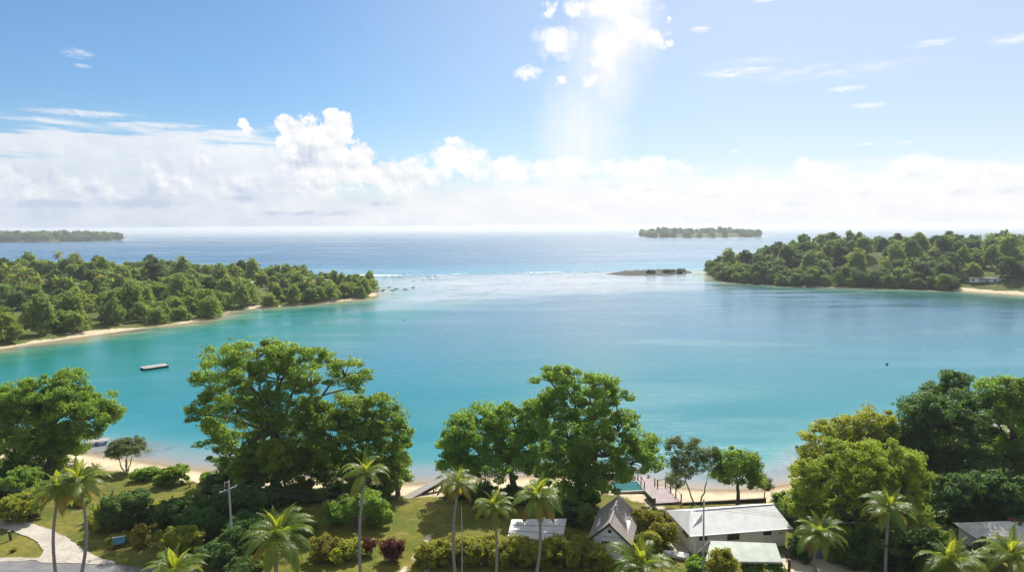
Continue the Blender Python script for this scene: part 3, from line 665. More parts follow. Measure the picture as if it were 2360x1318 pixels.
# shrubs: (name, label, category, base px, width px, height px, leaf, leaf size)
def shrub(name, label, bx, by, wpx, hpx, leafm, L=.28, cr=.55, per=110, seed=0, cat='shrub', group=None, cover=1.0):
    b = G(bx, by); b.z = gz(b.x, b.y); k = b.y / FPX * 1.05
    rw, h = wpx * k / 2, hpx * k
    rng = random.Random(seed * 7 + 3); lb = []
    for q in range(max(3, int(wpx / 26) + 2)):
        a = rng.uniform(0, 6.28); r_ = rng.uniform(.15, .6) * rw
        hh = h * rng.uniform(.42, .66)
        lb.append(((math.cos(a) * r_, math.sin(a) * r_, hh), (rw * .52, rw * .52, min(h - hh, hh) * .95)))
    st = [(0, 0, 0, 0, 1), (.15 * rw, .1 * rw, .4 * rw, .1 * rw, 1), (-.15 * rw, 0, -.4 * rw, .1 * rw, .9)]
    return place_tree(name, label, cat, b, tree_meshes(seed + 400, lb, st, h * .35, .07 + .012 * rw, cr, per, L, M[leafm], M['bark'], cover, .75, hollow=.5), group)
SHR = [('bush', 'lush green bush above the driveway bend', 35, 1165, 110, 80, 'leaf_green'), ('bush', 'pale yellowish bush between the driveway and the pair of tall palms', 60, 1195, 120, 58, 'leaf_hedge'),
    ('bush', 'bronze tinted bush at the picture edge above the driveway', -10, 1190, 60, 60, 'leaf_red'),
    ('dome_bush', 'round dome shaped bush on the sand edge', 400, 1112, 66, 42, 'leaf_green'), ('bush', 'low bush beside the round dome shaped bush', 370, 1118, 40, 26, 'leaf_green'),
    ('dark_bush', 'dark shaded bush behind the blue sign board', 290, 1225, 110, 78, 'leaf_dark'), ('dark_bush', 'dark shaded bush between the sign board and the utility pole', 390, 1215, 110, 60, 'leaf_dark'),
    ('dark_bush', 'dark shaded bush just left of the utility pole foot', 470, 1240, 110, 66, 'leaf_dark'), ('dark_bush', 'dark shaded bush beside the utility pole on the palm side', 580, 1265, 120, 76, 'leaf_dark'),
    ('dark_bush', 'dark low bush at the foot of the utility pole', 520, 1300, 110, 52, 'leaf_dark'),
    ('croton_bush', 'yellow flowering bush next to the blue sign board', 330, 1262, 50, 52, 'leaf_croton'), ('croton_bush', 'small yellow topped bush in front of the dark thicket', 368, 1262, 30, 40, 'leaf_croton'),
    ('olive_bush', 'large rounded olive bush above the low palm by the road', 420, 1285, 100, 72, 'leaf_hedge'),
    ('red_bush', 'dark red leaved bush on the lawn next to the wheel tracks', 901, 1292, 60, 52, 'leaf_red'), ('red_bush', 'small reddish bush behind the tall single palm trunk', 852, 1275, 36, 34, 'leaf_red'),
    ('garden_bush', 'orange tinged garden bush next to the big low palm', 740, 1290, 76, 52, 'leaf_croton'), ('garden_bush', 'green garden bush in the flower bed by the tall single palm', 795, 1287, 80, 40, 'leaf_hedge'),
    ('croton_bush', 'yellow leaved bush against the right slope of the thatched hut', 1490, 1235, 70, 60, 'leaf_croton'), ('croton_bush', 'golden bush between the thatched hut and the house corner', 1525, 1262, 70, 62, 'leaf_croton'),
    ('croton_bush', 'golden green bush in front of the gap between hut and house', 1500, 1275, 70, 56, 'leaf_hedge'), ('croton_bush', 'low yellow bush behind the hut ridge near the small table', 1515, 1208, 60, 34, 'leaf_croton'),
    ('leafy_shrub', 'green shrub in the shade beside the hut wall', 1340, 1215, 50, 60, 'leaf_green'),
    ('green_shrub', 'bright green shrub behind the right end of the white roofed house', 1835, 1205, 70, 60, 'leaf_yellow'), ('green_shrub', 'small green shrub on the sand beside the domed tree', 1800, 1165, 40, 30, 'leaf_green'),
    ('clipped_bush', 'round clipped bush under the green roofed carport edge', 1600, 1320, 56, 36, 'leaf_green'), ('clipped_bush', 'round clipped bush in front of the carport middle', 1722, 1318, 56, 32, 'leaf_green'), ('clipped_bush', 'round clipped bush beside the brown gate post', 1785, 1322, 50, 28, 'leaf_green'),
    ('golden_shrub', 'tall golden leaved shrub in front of the green carport roof', 1662, 1352, 70, 92, 'leaf_croton'),
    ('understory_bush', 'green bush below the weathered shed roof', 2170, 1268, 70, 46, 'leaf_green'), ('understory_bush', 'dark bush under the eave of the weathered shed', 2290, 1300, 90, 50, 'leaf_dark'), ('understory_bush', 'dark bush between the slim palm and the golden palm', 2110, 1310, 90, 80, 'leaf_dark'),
    ('understory_bush', 'yellow green bush in front of the shaded tree', 2160, 1330, 110, 60, 'leaf_hedge'), ('understory_bush', 'shaded bush behind the squat palm near the house end', 1850, 1290, 60, 50, 'leaf_dark')]
for q, (nm_, lb_, bx, by, wp, hp, lf) in enumerate(SHR):
    shrub(nm_, lb_, bx, by, wp, hp, lf, seed=q)
UG = [(480, 1112), (530, 1120), (590, 1124), (700, 1132), (790, 1140), (880, 1146), (1050, 1142), (340, 1104), (200, 1096), (310, 1175), (350, 1190), (430, 1180), (480, 1195), (455, 1215), (620, 1200), (680, 1195), (700, 1230), (640, 1170), (540, 1235), (600, 1300), (560, 1325), (500, 1140), (570, 1150), (450, 1145), (740, 1150), (700, 1160),
      (20, 1110), (80, 1105), (140, 1100), (-20, 1130), (110, 1130), (190, 1160), (1100, 1150), (1180, 1160), (1240, 1165), (1130, 1185), (1310, 1195), (1280, 1175), (1360, 1165),
      (1930, 1290), (1990, 1310), (2080, 1290), (2130, 1260), (2180, 1230), (2230, 1285), (2140, 1210), (2100, 1180), (2270, 1100), (2350, 1215), (2060, 1130), (1840, 1180), (1870, 1215), (1815, 1190), (1905, 1150), (240, 1215), (280, 1250)]
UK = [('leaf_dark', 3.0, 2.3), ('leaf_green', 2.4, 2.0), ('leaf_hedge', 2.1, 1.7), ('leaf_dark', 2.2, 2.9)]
def ugm(j, lf, rw, h):
    rng = random.Random(60 + j); lb = [((rng.uniform(-.55, .55) * rw, rng.uniform(-.5, .5) * rw, h * rng.uniform(.35, .66)), (rw * .5, rw * .5, h * .34)) for _ in range(7)]
    return tree_meshes(600 + j, lb, [(0, 0, 0, 0, 1), (.3, .1, .5, .1, 1), (-.3, 0, -.5, .1, 1)], h * .3, .08, .5, 95, .30, M[lf], M['bark'], 1.0, .75, hollow=.5)
UGM = [ugm(j, *k_) for j, k_ in enumerate(UK)]; ur = random.Random(12); UR = {}
for q, (px, py) in enumerate(UG):
    j = (q * 7 + ur.randrange(2)) % 4; b = G(px, py); b.z = gz(b.x, b.y) - .05
    if j not in UR: UR[j] = place_tree('thicket_bush', 'x', 'shrub', b, UGM[j]); o = UR[j]
    else: o = copy_tree(UR[j])
    o.name = 'thicket_bush'; o.location = b; o.rotation_euler = (0, 0, ur.uniform(0, 6.28)); s_ = ur.uniform(.7, 1.15); o.scale = (s_, s_, s_)
    o['label'] = 'unremarkable leafy bush of the undergrowth beneath the near trees'; o['group'] = 'undergrowth bushes beneath the near trees'
# the long mixed hedge along the road
lb = []; rng = random.Random(4); hb = G(1180, 1312); hb.z = 1.35
for q in range(34):
    s_ = q / 33; c = G(985 + 395 * s_, 1296 + 8 * math.sin(q), 1.4) - hb
    lb.append(((c.x, c.y + rng.uniform(-.8, .8), 1.35 + rng.uniform(-.15, .25)), (1.35, 1.35, 1.35 + rng.uniform(0, .3))))
hm = tree_meshes(77, lb, [(x, 0, x, 0, 1) for x in range(-10, 11, 2)], .8, .08, .55, 120, .26, M['leaf_hedge'], M['bark'], 1.15, .8, hollow=.6)
ho = empty('hedge', hb, 0, 'long mixed yellow and green hedge running behind the row of palms', 'hedge'); link('foliage', hm[0], ho); link('stems', hm[1], ho)

# ------------------------------------------------------------------ palms
def frond_mesh(seed, L, e0, droop, leafm, lw=1.0, fold=.35):
    rng = np.random.default_rng(seed); n = 26
    s = np.linspace(0, 1, n); e = e0 - droop * s ** 1.35
    ds = L / (n - 1); p = np.zeros((n, 3))
    for q in range(1, n): p[q] = p[q - 1] + ds * np.array([math.cos(e[q]), 0.02 * math.sin(seed + q * .3), math.sin(e[q])])
    parts = [tube(p, np.linspace(.055, .012, n), 4)]
    T = np.stack([np.cos(e), np.zeros(n), np.sin(e)], 1); U = np.stack([-np.sin(e), np.zeros(n), np.cos(e)], 1)
    m_ = 44; st = np.linspace(.13, .995, m_); vs = []
    for side in (-1, 1):
        pos = np.stack([np.interp(st, s, p[:, a]) for a in range(3)], 1)
        tt = np.stack([np.interp(st, s, T[:, a]) for a in range(3)], 1); uu = np.stack([np.interp(st, s, U[:, a]) for a in range(3)], 1)
        ll = lw * L * .235 * np.clip(np.sin(np.clip(st * .88 + .14, 0, 1) * math.pi), .12, 1) * rng.uniform(.85, 1.1, m_)
        d = np.array([0, side, 0]) * .80 + tt * (.38 + .5 * st[:, None] ** 2) + uu * fold * rng.uniform(.4, 1.2, m_)[:, None]
        d /= np.linalg.norm(d, axis=1)[:, None]
        mid = pos + d * (ll * .5)[:, None]; tip = mid + d * (ll * .42)[:, None]; tip[:, 2] -= ll * rng.uniform(.22, .42, m_)
        wv = tt * .050 * L / 4.2
        vs.append(np.stack([pos - wv * .6, pos + wv * .6, mid + wv, mid - wv, tip + wv * .25, tip - wv * .25], 1))
    V = np.concatenate(vs).reshape(-1, 3); b = np.arange(len(V) // 6)[:, None] * 6
    F = np.concatenate([b + [0, 1, 2, 3], b + [3, 2, 4, 5]])
    parts.append((V, F))
    return qmesh('frond', *merge(parts), leafm)
FR = {}
for q in range(3):
    FR['y', q] = frond_mesh(q, 3.3, R(80), R(35 + 12 * q), M['frond_young'], .8)
    FR['m', q] = frond_mesh(10 + q, 4.2, R(52), R(85 + 12 * q), M['frond'])
    FR['l', q] = frond_mesh(20 + q, 4.3, R(22), R(82 + 10 * q), M['frond'], fold=.15)
    FR['o', q] = frond_mesh(30 + q, 3.9, R(-18), R(58 + 8 * q), M['frond'] if q > 1 else M['frond_old'], fold=.0)
nutm = None
def palm(label, bx, by, cx, cy, scale, seed, ny=4, nm=8, nl=8, no=6, name='coconut_palm', group=None, tr=.2, zb=None):
    global nutm
    rng = random.Random(seed)
    b = G(bx, by) if zb is None else G(bx, by, zb); b.z = gz(b.x, b.y) if zb is None else zb
    top = D(cx, cy, b.y) - b
    root = empty(name, b, 0, label, 'palm tree', group)
    h = top.z; s = np.linspace(0, 1, 16); bend = rng.uniform(-.9, .9)
    pts = np.stack([top.x * s + bend * np.sin(s * math.pi), np.sin(s * 2.5) * .15, -.3 + (h + .3) * s], 1)
    rad = np.interp(s, [0, .06, .2, 1], [tr * 1.6, tr * 1.15, tr, tr * .72])
    link('trunk', qmesh('trunk', *tube(pts, rad, 10), M['palm_bark'], True), root)
    if nutm is None:
        nb = MB()
        for q in range(9):
            a = q * 2.4; nb.lathe([(.01, -.14), (.10, -.09), (.13, 0), (.09, .1), (.01, .14)], (math.cos(a) * .3, math.sin(a) * .3, -.3 - .12 * (q % 3)), 8)
        nutm = nb.build('coconut_cluster', M['coconut'], None).data; bpy.data.objects.remove([o for o in bpy.data.objects if o.data == nutm][0])
    c = link('coconut_cluster', nutm, root); c.location = (pts[-1][0], pts[-1][1], h); c.scale = (scale,) * 3
    ph = rng.uniform(0, 6.28); q = 0
    for kind, cnt, dz in (('y', ny, .25), ('m', nm, .15), ('l', nl, 0), ('o', no, -.1)):
        for _ in range(cnt):
            f_ = link('frond', FR[kind, rng.randrange(3)], root); a = ph + q * 2.39996 + rng.uniform(-.25, .25); q += 1
            f_.location = (pts[-1][0] + math.cos(a) * .08, pts[-1][1] + math.sin(a) * .08, h + dz * scale)
            f_.rotation_euler = (rng.uniform(-.25, .25), rng.uniform(-.15, .15), a); sc = 1.12 * scale * rng.uniform(.85, 1.12); f_.scale = (sc, sc, sc)
    return root
PG = 'coconut palms along the road'
palm('tall palm with golden drooping fronds at the driveway mouth, the one nearer the picture edge', 131, 1335, 135, 1130, .85, 1)
palm('tall palm just behind the golden fronded one at the driveway mouth', 184, 1332, 180, 1112, .85, 2)
palm('tall single palm with an open star shaped crown beside the lawn', 832, 1338, 842, 1092, .74, 3, 4, 6, 6, 3)
palm('slender palm at the lawn end of the hedge, beside a thin pole', 1050, 1335, 1057, 1115, .68, 4, 4, 6, 9, 7)
palm('shortest of the three palms growing out of the hedge', 1143, 1335, 1138, 1170, .72, 5, 4, 8, 8, 3)
palm('bushiest palm of the hedge row, in front of the pale shed roof', 1233, 1338, 1238, 1148, .84, 6, 4, 8, 10, 8)
palm('big low palm with broad arching fronds next to the utility pole', 640, 1345, 642, 1238, 1.22, 7, 5, 9, 8, 5, tr=.26)
palm('squat dull green palm at the end of the white roofed house', 1884, 1330, 1890, 1232, .86, 8, 2, 9, 9, 6)
palm('slim palm with a yellow centre in front of the huge domed tree', 2040, 1338, 2050, 1172, .80, 9, 4, 6, 8, 5)
palm('low palm by the road below the olive bush, only its upright fronds in frame', 398, 1362, 400, 1325, 1.0, 10, 6, 9, 6, 0)
palm('low feathery palm in front of the thatched hut, cut by the picture bottom', 1480, 1358, 1480, 1310, 1.1, 11, 5, 10, 8, 2)
palm('golden green palm cluster below the weathered shed', 2190, 1355, 2190, 1302, 1.05, 12, 5, 9, 8, 2)
palm('palm at the picture corner in front of the weathered shed', 2335, 1350, 2335, 1285, 1.0, 13, 4, 9, 8, 3)
# small stemless clumps of spiky leaves
spk = [frond_mesh(60 + q, 2.0, R(70 - 12 * q), R(35), M['frond'], .55, .5) for q in range(3)]
def spiky(label, bx, by, sc, n=14, seed=0):
    b = G(bx, by); b.z = gz(b.x, b.y); root = empty('pandanus_plant', b, 0, label, 'plant'); rng = random.Random(seed)
    st = MB().tube([(0, 0, -.1), (0, 0, .45 * sc)], [.12, .1], 8).build('stem', M['palm_bark'], root)
    for q in range(n):
        f_ = link('frond', spk[q % 3], root); f_.location = (0, 0, .4 * sc); f_.rotation_euler = (rng.uniform(-.2, .2), rng.uniform(-.35, .2), q * 2.4); f_.scale = (sc * rng.uniform(.8, 1.2),) * 3
spiky('spiky plant on the sand beside the umbrella shaped tree', 220, 1085, .8, 14, 1)
spiky('low spiky plant beside the round dome shaped bush', 437, 1120, .65, 12, 2)
spiky('large feathery plant on the lawn behind the pair of tall palms', 255, 1180, 1.5, 18, 3)
spiky('feathery plant close behind the second tall palm', 222, 1195, 1.1, 16, 4)
spiky('dark feathery plant above the blue sign board', 300, 1200, 1.3, 18, 5)
spiky('small arching plant under the weathered shed eave', 2200, 1255, 1.0, 14, 6)

# ------------------------------------------------------------------ forests across the water
def proto(seed, r, h, leafm, cr=1.1, per=36, L=.75, nl=11):
    rng = random.Random(seed); lb = []
    for q in range(nl):
        a = q * 2.4 + rng.uniform(-.4, .4); low = q < nl // 2
        rr_ = r * (rng.uniform(.5, .72) if low else rng.uniform(.1, .5)); z = h * (rng.uniform(.20, .42) if low else rng.uniform(.5, .80))
        s_ = r * rng.uniform(.26, .5)
        lb.append(((math.cos(a) * rr_, math.sin(a) * rr_, z), (s_, s_, s_ * rng.uniform(.7, .95))))
    lb.append(((0, 0, h * .45), (r * .6, r * .6, h * .38))); lb.append(((rng.uniform(-1, 1), rng.uniform(-1, 1), h * .82), (r * .4, r * .4, h * .18)))
    return tree_meshes(seed, lb, [(0, 0, .3, 0, 1)], h * .3, .3, cr, per, L, M[leafm], M['bark_pale'], .72, .75, hollow=.6)
PROTO = {k_: [proto(200 + 10 * j + q, 7.4 - .5 * (q % 3), (11, 13, 10, 16)[q], k_) for q in range(4)] for j, k_ in enumerate(('leaf_far', 'leaf_far_dark', 'leaf_far_bright'))}
def scatter(poly, n, dmin, rng, ok, tries=30000, box=None):
    lo, hi = poly.min(0), poly.max(0)
    if box: lo = np.maximum(lo, box[0]); hi = np.minimum(hi, box[1])
    C = rng.uniform(lo, hi, (tries, 2)); C = C[ok(C)]
    pts = np.zeros((0, 2))
    for c in C:
        if len(pts) == 0 or ((pts - c) ** 2).sum(1).min() > dmin * dmin:
            pts = np.vstack([pts, c])
            if len(pts) >= n: break
    return pts
ROOTS = {}
def plant(name, label, group, pts, zf, kinds, smin, smax, rng, hs=1.0, nv=4):
    zs = zf(pts)
    for (x, y), z in zip(pts, zs):
        k_ = kinds[rng.integers(len(kinds))]; v_ = int(rng.integers(nv)); key = (k_, v_)
        if key not in ROOTS:
            ROOTS[key] = place_tree(name, label, 'tree', (x, y, z), PROTO[k_][v_], group); o = ROOTS[key]
        else:
            o = copy_tree(ROOTS[key])
        o.name = name; o['label'] = label; o['group'] = group
        o.location = (x, y, z - .4); o.rotation_euler = (0, 0, rng.uniform(0, 6.28)); s_ = rng.uniform(smin, smax)
        o.scale = (s_, s_, s_ * hs * rng.uniform(.85, 1.15))
def frame_x(P, px0, px1):            # between two picture columns
    a0, a1 = (px0 - 1180) / FPX, (px1 - 1180) / FPX; q = P[:, 0] / P[:, 1]; return (q > a0) & (q < a1)
rng = np.random.default_rng(31)
CLEAR = [(G(620, 684, 1.3), 20, 5), (G(800, 686, 1.3), 22, 5), (G(110, 668, 5), 20, 18), (G(560, 660, 1.3), 11, 7), (G(25, 775, 1.3), 6, 8)]
def pen_ok(P):
    k_ = (sdist(P, PEN) > 3 + 8 * (P[:, 0] / P[:, 1] < -.54)) & frame_x(P, -160, 900)
    for c, ax, ay in CLEAR: k_ &= ((P[:, 0] - c.x) / ax) ** 2 + ((P[:, 1] - c.y) / ay) ** 2 > 1
    return k_
def two_rows(poly, n1, d1, band, n2, d2, ok, box=None):
    a = scatter(poly, n1, d1, rng, lambda P: ok(P) & (sdist(P, poly) < band), 60000, box)
    b = scatter(poly, n2, d2, rng, lambda P: ok(P) & (sdist(P, poly) >= band), 30000, box)
    return a, b
ps, pp = two_rows(PEN, 110, 7.0, 19, 210, 10.3, pen_ok, ((-420, 230), (-60, 640)))
plant('shore_tree', 'bushy green tree at the water edge of the peninsula across the bay', 'trees along the peninsula shore', ps, pen_z, ['leaf_far', 'leaf_far_bright', 'leaf_far_bright'], .6, .95, rng)
plant('peninsula_tree', 'bushy tree in the wood on the peninsula across the bay', 'trees in the peninsula wood', pp, pen_z, ['leaf_far', 'leaf_far_dark', 'leaf_far_bright', 'leaf_far_bright'], .68, 1.15, rng)
def head_ok(P):
    c = G(2266, 662, 1.3)
    return (sdist(P, HEAD) > 1.5) & frame_x(P, 1610, 2480) & (P[:, 1] < 690) & ~((abs(P[:, 0] - c.x) < 14) & (P[:, 1] < c.y + 5)) & ~((sdist(P, HEAD) < 18) & (P[:, 0] / P[:, 1] > .652))
hs0, hp = two_rows(HEAD, 100, 7.0, 14, 165, 12.0, head_ok, ((150, 420), (520, 690)))
plant('forest_tree', 'low dark tree at the water edge of the forested headland', 'trees along the headland shore', hs0, head_z, ['leaf_far_dark', 'leaf_far', 'leaf_far'], .65, 1.0, rng)
plant('hill_tree', 'dark crowned tree in the forest covering the headland hill', 'trees of the headland forest', hp, head_z, ['leaf_far_dark', 'leaf_far', 'leaf_far_dark', 'leaf_far_bright'], 1.0, 1.4, rng)
ip = np.vstack(two_rows(ISL, 60, 13, 18, 60, 20, lambda P: sdist(P, ISL) > 4))
plant('island_tree', 'hazy tree on the small low island near the horizon', 'trees on the small island', ip, isl_z, ['leaf_far_dark', 'leaf_far'], 1.5, 2.1, rng, .95, 3)
fp = np.vstack(two_rows(FAR, 80, 17, 24, 110, 25, lambda P: (sdist(P, FAR) > 2) & (sdist(P, FAR) < 260) & frame_x(P, -60, 300)))
plant('distant_tree', 'hazy tree on the distant low headland beyond the peninsula', 'trees on the distant headland', fp, far_z, ['leaf_far_dark', 'leaf_far'], 2.0, 2.5, rng, .85, 3)
# palms on the peninsula
for q, (px, py, hpx) in enumerate([(30, 690, 50), (55, 688, 60), (85, 692, 48), (132, 650, 62), (174, 648, 58), (130, 690, 42), (160, 692, 40), (225, 665, 36), (255, 668, 34), (12, 672, 52), (710, 690, 44), (740, 684, 40)]):
    b = G(px, py, 1.3); z = float(pen_z(np.array([[b.x, b.y]]))[0]); yb = b.y
    palm('small distant coconut palm among the trees of the peninsula', px, py, px + 2, py - hpx, 1.15, 50 + q, 3, 6, 6, 4, 'distant_palm', 'coconut palms on the peninsula', tr=.22, zb=z)
# bare dead tree standing above the peninsula wood
b = G(540, 672, 1.3); rng2 = np.random.default_rng(9); parts = [tube(curve((0, 0, 0), (0, 0, 8), rng2, 0, 5, .02), np.linspace(.4, .25, 5), 6)]
for q in range(11):
    a = q * 2.4; e_ = (math.cos(a) * 4.5, math.sin(a) * 4.5, 11 + (q % 4) * 1.6); parts.append(tube(curve((0, 0, 6 + q % 3), e_, rng2, .05, 5, .05), np.linspace(.2, .06, 5), 5))
tag(link('bare_tree', qmesh('bare_tree', *merge(parts), M['bark_pale'], True)), 'leafless bare branched tree standing above the peninsula wood', 'tree').location = b

# ------------------------------------------------------------------ buildings
def local(root, p): return root.matrix_world.inverted() @ Vector(p)
# white roofed house
FL, FRr, BL = G(1590, 1234, 4.2), G(1832, 1215, 4.2), G(1541, 1173, 4.2)
yaw = math.atan2(FRr.y - FL.y, FRr.x - FL.x); HL, HD = 14.6, 8.3
hs_ = empty('white_house', (FL.x, FL.y, 1.4), yaw, 'cream walled house with a long white metal roof behind the beach', 'house')
bx = MB(); bx.box((7.35, 4.2, 1.3), (13.5, 6.9, 2.64)); bx.build('wall', M['wall_cream'], hs_)
ze, zr = 2.78, 4.35
Fl, Fr, Rl, Rr, Bl, Br = Vector((0, 0, ze)), Vector((HL, 0, ze)), Vector((1.7, 4.15, zr)), Vector((HL - .4, 4.3, zr)), Vector((0, HD, ze)), Vector((HL - 1.3, HD, ze))
rf_ = MB()
rf_.slab([Fl, Fr, Rr, Rl], .08); rf_.slab([Rl + Vector((0, .02, 0)), Rr + Vector((0, .02, 0)), Br, Bl], .08); rf_.slab([Fl + Vector((-.02, .02, -.003)), Rl + Vector((-.02, 0, -.003)), Bl + Vector((-.02, -.02, -.003))], .08)
roof = rf_.build('roof', M['roof_white'], hs_)
fs_ = lambda x, y, dz=0: Vector((x, y, ze + (zr - ze) * y / 4.2 + dz))
ga = [Vector((1.75, 4.1, zr + .06)), fs_(3.0, 2.9, .55), fs_(.95, 1.3, .06)]
MB().add(ga + [p - Vector((0, 0, .75 if i_ == 1 else .15)) for i_, p in enumerate(ga)], [(0, 1, 2), (5, 4, 3), (0, 3, 4, 1), (1, 4, 5, 2), (2, 5, 3, 0)]).build('gablet', M['roof_white'], roof)
MB().bar(Rl + Vector((0, .01, .05)), Rr + Vector((0, .01, .05)), .28, .06).build('ridge_cap', M['white_paint'], roof)
MB().bar(Fl + Vector((0, -.05, -.06)), Fr + Vector((0, -.05, -.06)), .12, .12).build('gutter', M['white_paint'], roof)
for (x, z, ww, hh_) in ((2.2, 1.95, 1.15, .55), (6.5, 1.85, 1.75, .9), (11.4, 1.95, 1.15, .5)):
    fr = MB().box((x, .74, z), (ww + .16, .08, hh_ + .16)).build('window', M['white_paint'], hs_)
    MB().box((x, .70, z), (ww, .04, hh_)).build('pane', M['dark_opening'], fr)
    ml = MB()
    for q in (-.25, 0, .25): ml.box((x + q * ww, .67, z), (.04, .03, hh_))
    ml.build('mullion', M['timber_dark'], fr)
fr = MB().box((.56, 2.6, 1.9), (.08, 2.0, .9)).build('window', M['white_paint'], hs_); MB().box((.51, 2.6, 1.9), (.04, 1.85, .75)).build('pane', M['dark_opening'], fr)
MB().box((-.3, 8.0, 1.15), (.16, .16, 2.9)).build('veranda_post', M['timber_dark'], hs_)
MB().box((13.3, .7, 1.8), (.35, .12, .12)).build('outside_light', M['fence_grey'], hs_)
# thatched hut
n0, f0 = G(1404, 1208, 6.3), G(1426, 1141, 6.3); hy = math.atan2(f0.y - n0.y, f0.x - n0.x) - math.pi / 2
hut = empty('thatched_hut', (n0.x, n0.y, 1.4), hy, 'small white gabled hut with a steep grey thatched roof', 'hut')
LN = (f0 - n0).length; zt, zeave, hw, ow = 4.9, 2.35, 2.15, 2.95
wb_ = MB()
wb_.add([(-hw, .55, -.2), (hw, .55, -.2), (hw, .55, 2.95), (0, .55, 4.62), (-hw, .55, 2.95), (-hw, LN - .6, -.2), (hw, LN - .6, -.2), (hw, LN - .6, 2.95), (0, LN - .6, 4.62), (-hw, LN - .6, 2.95)],
        [(0, 1, 2, 3, 4), (9, 8, 7, 6, 5), (0, 5, 6, 1), (1, 6, 7, 2), (2, 7, 8, 3), (3, 8, 9, 4), (4, 9, 5, 0)])
wb_.build('wall', M['wall_white'], hut)
th = MB(); nseg = 14
rngh = random.Random(3)
for sg in (-1, 1):
    P_ = []
    for a in range(nseg + 1):
        yy = LN * a / nseg; sagr = -.12 * math.sin(math.pi * a / nseg)
        P_.append([Vector((sg * ow * s_ / 6, yy + (.25 if s_ == 6 else 0) * (a == 0) , zt + sagr + (zeave - zt) * (s_ / 6) + rngh.uniform(-.03, .03))) for s_ in range(7)])
    vs = [p for row in P_ for p in row]; n_ = len(vs); fs = []
    for a in range(nseg):
        for s_ in range(6):
            q = (a * 7 + s_, a * 7 + s_ + 1, (a + 1) * 7 + s_ + 1, (a + 1) * 7 + s_); fs.append(q if sg > 0 else q[::-1])
            q2 = tuple(i_ + n_ for i_ in q); fs.append(q2[::-1] if sg > 0 else q2)
    for a in range(nseg): fs.append((a * 7 + 6, a * 7 + 6 + n_, (a + 1) * 7 + 6 + n_, (a + 1) * 7 + 6))
    for s_ in range(6): fs.append((s_, s_ + n_, s_ + 1 + n_, s_ + 1)); e_ = nseg * 7 + s_; fs.append((e_, e_ + 1, e_ + 1 + n_, e_ + n_))
    th.add(vs + [p - Vector((0, 0, .26)) for p in vs], fs)
tho = th.build('roof', M['thatch'], hut)
MB().tube([(0, LN * a / 10, zt + .06 - .12 * math.sin(math.pi * a / 10) + rngh.uniform(-.03, .03)) for a in range(11)], [.14] * 11, 8).build('ridge_cap', M['timber_grey'], tho)
bb = MB(); bb.bar((-ow, -.04, zeave - .02), (0, -.04, zt - .02), .07, .24); bb.bar((ow, -.04, zeave - .02), (0, -.04, zt - .02), .07, .24); bb.build('bargeboard', M['timber_dark'], hut)
MB().box((0, .53, 3.0), (hw * 2, .03, .06)).build('batten', M['timber_grey'], hut)
fr = MB().box((-.35, .52, 2.15), (1.45, .06, .52)).build('window', M['wall_white'], hut); MB().box((-.35, .48, 2.15), (1.3, .04, .42)).build('louvre', M['dark_opening'], fr)
MB().box((0, .52, 3.75), (.42, .06, .42)).build('vent', M['dark_opening'], hut)
# green roofed carport
A0, A1, B1, B0 = G(1638, 1245, 4.3), G(1788, 1251, 4.3), G(1803, 1294, 3.5), G(1625, 1292, 3.5)
cp = empty('carport', G(1720, 1310), 0, 'open carport with a sage green corrugated roof in front of the cream house', 'carport'); O = cp.location
bpy.context.view_layer.update()
o_ = MB().slab([A0 - O, A1 - O, B1 - O, B0 - O], .07).build('roof', M['roof_sage'], cp)
MB().bar(B0 - O + Vector((0, 0, -.12)), B1 - O + Vector((0, 0, -.12)), .1, .18).build('fascia', M['timber_grey'], cp)
MB().bar(A0 - O + Vector((-.06, 0, -.02)), G(1607, 1274, 2.6) - O, .1, .16).build('bargeboard', M['timber_pale'], cp)
for p in (A0, A1, B0, B1): MB().bar(p - O + Vector((0, .3, -.15)), Vector((p.x - O.x, p.y - O.y + .3, -.1)), .13).build('post', M['timber_dark'], cp)
# pale shed behind the hedge
def shed(name, label, pts, wallm, roofm, t_=.07):
    P_ = [G(*p) for p in pts]; c = sum(P_, Vector()) / 4; root = empty(name, (c.x, c.y, 1.4), 0, label, 'shed'); O = root.location
    MB().slab([p - O for p in P_], t_).build('roof', roofm, root)
    Q_ = [p + (c - p) * .1 for p in P_]; n = 4
    bot = [Vector((q.x, q.y, 1.3)) for q in Q_]; top = [q - Vector((0, 0, .11)) for q in Q_]
    MB().add([p - O for p in bot + top], [(i_, (i_ + 1) % 4, (i_ + 1) % 4 + 4, i_ + 4) for i_ in range(4)] + [(7, 6, 5, 4)]).build('wall', wallm, root)
    return root, P_
sh_, P_ = shed('white_shed', 'plain shed with a pale flat panelled roof behind the hedge palms', [(1170, 1234, 3.4), (1295, 1249, 3.4), (1306, 1194, 3.9), (1179, 1196, 3.9)], M['wall_cream'], M['roof_shed'])
sm_ = MB()
for f_ in (.33, .66):
    a = P_[0].lerp(P_[3], f_) - sh_.location; b = P_[1].lerp(P_[2], f_) - sh_.location; sm_.bar(a + Vector((0, 0, .02)), b + Vector((0, 0, .02)), .05, .03)
sm_.build('roof_seam', M['fence_grey'], sh_)
ws_, P_ = shed('weathered_shed', 'long shed with a weathered pale metal roof at the picture edge', [(2255, 1243, 3.6), (2480, 1232, 3.6), (2440, 1196, 4.9), (2196, 1204, 4.9)], M['wall_white'], M['roof_weathered'])
MB().bar(G(2325, 1197, 4.95) - ws_.location, G(2445, 1193, 4.95) - ws_.location, .8, .3).build('rusty_ridge', M['post_brown'], ws_)
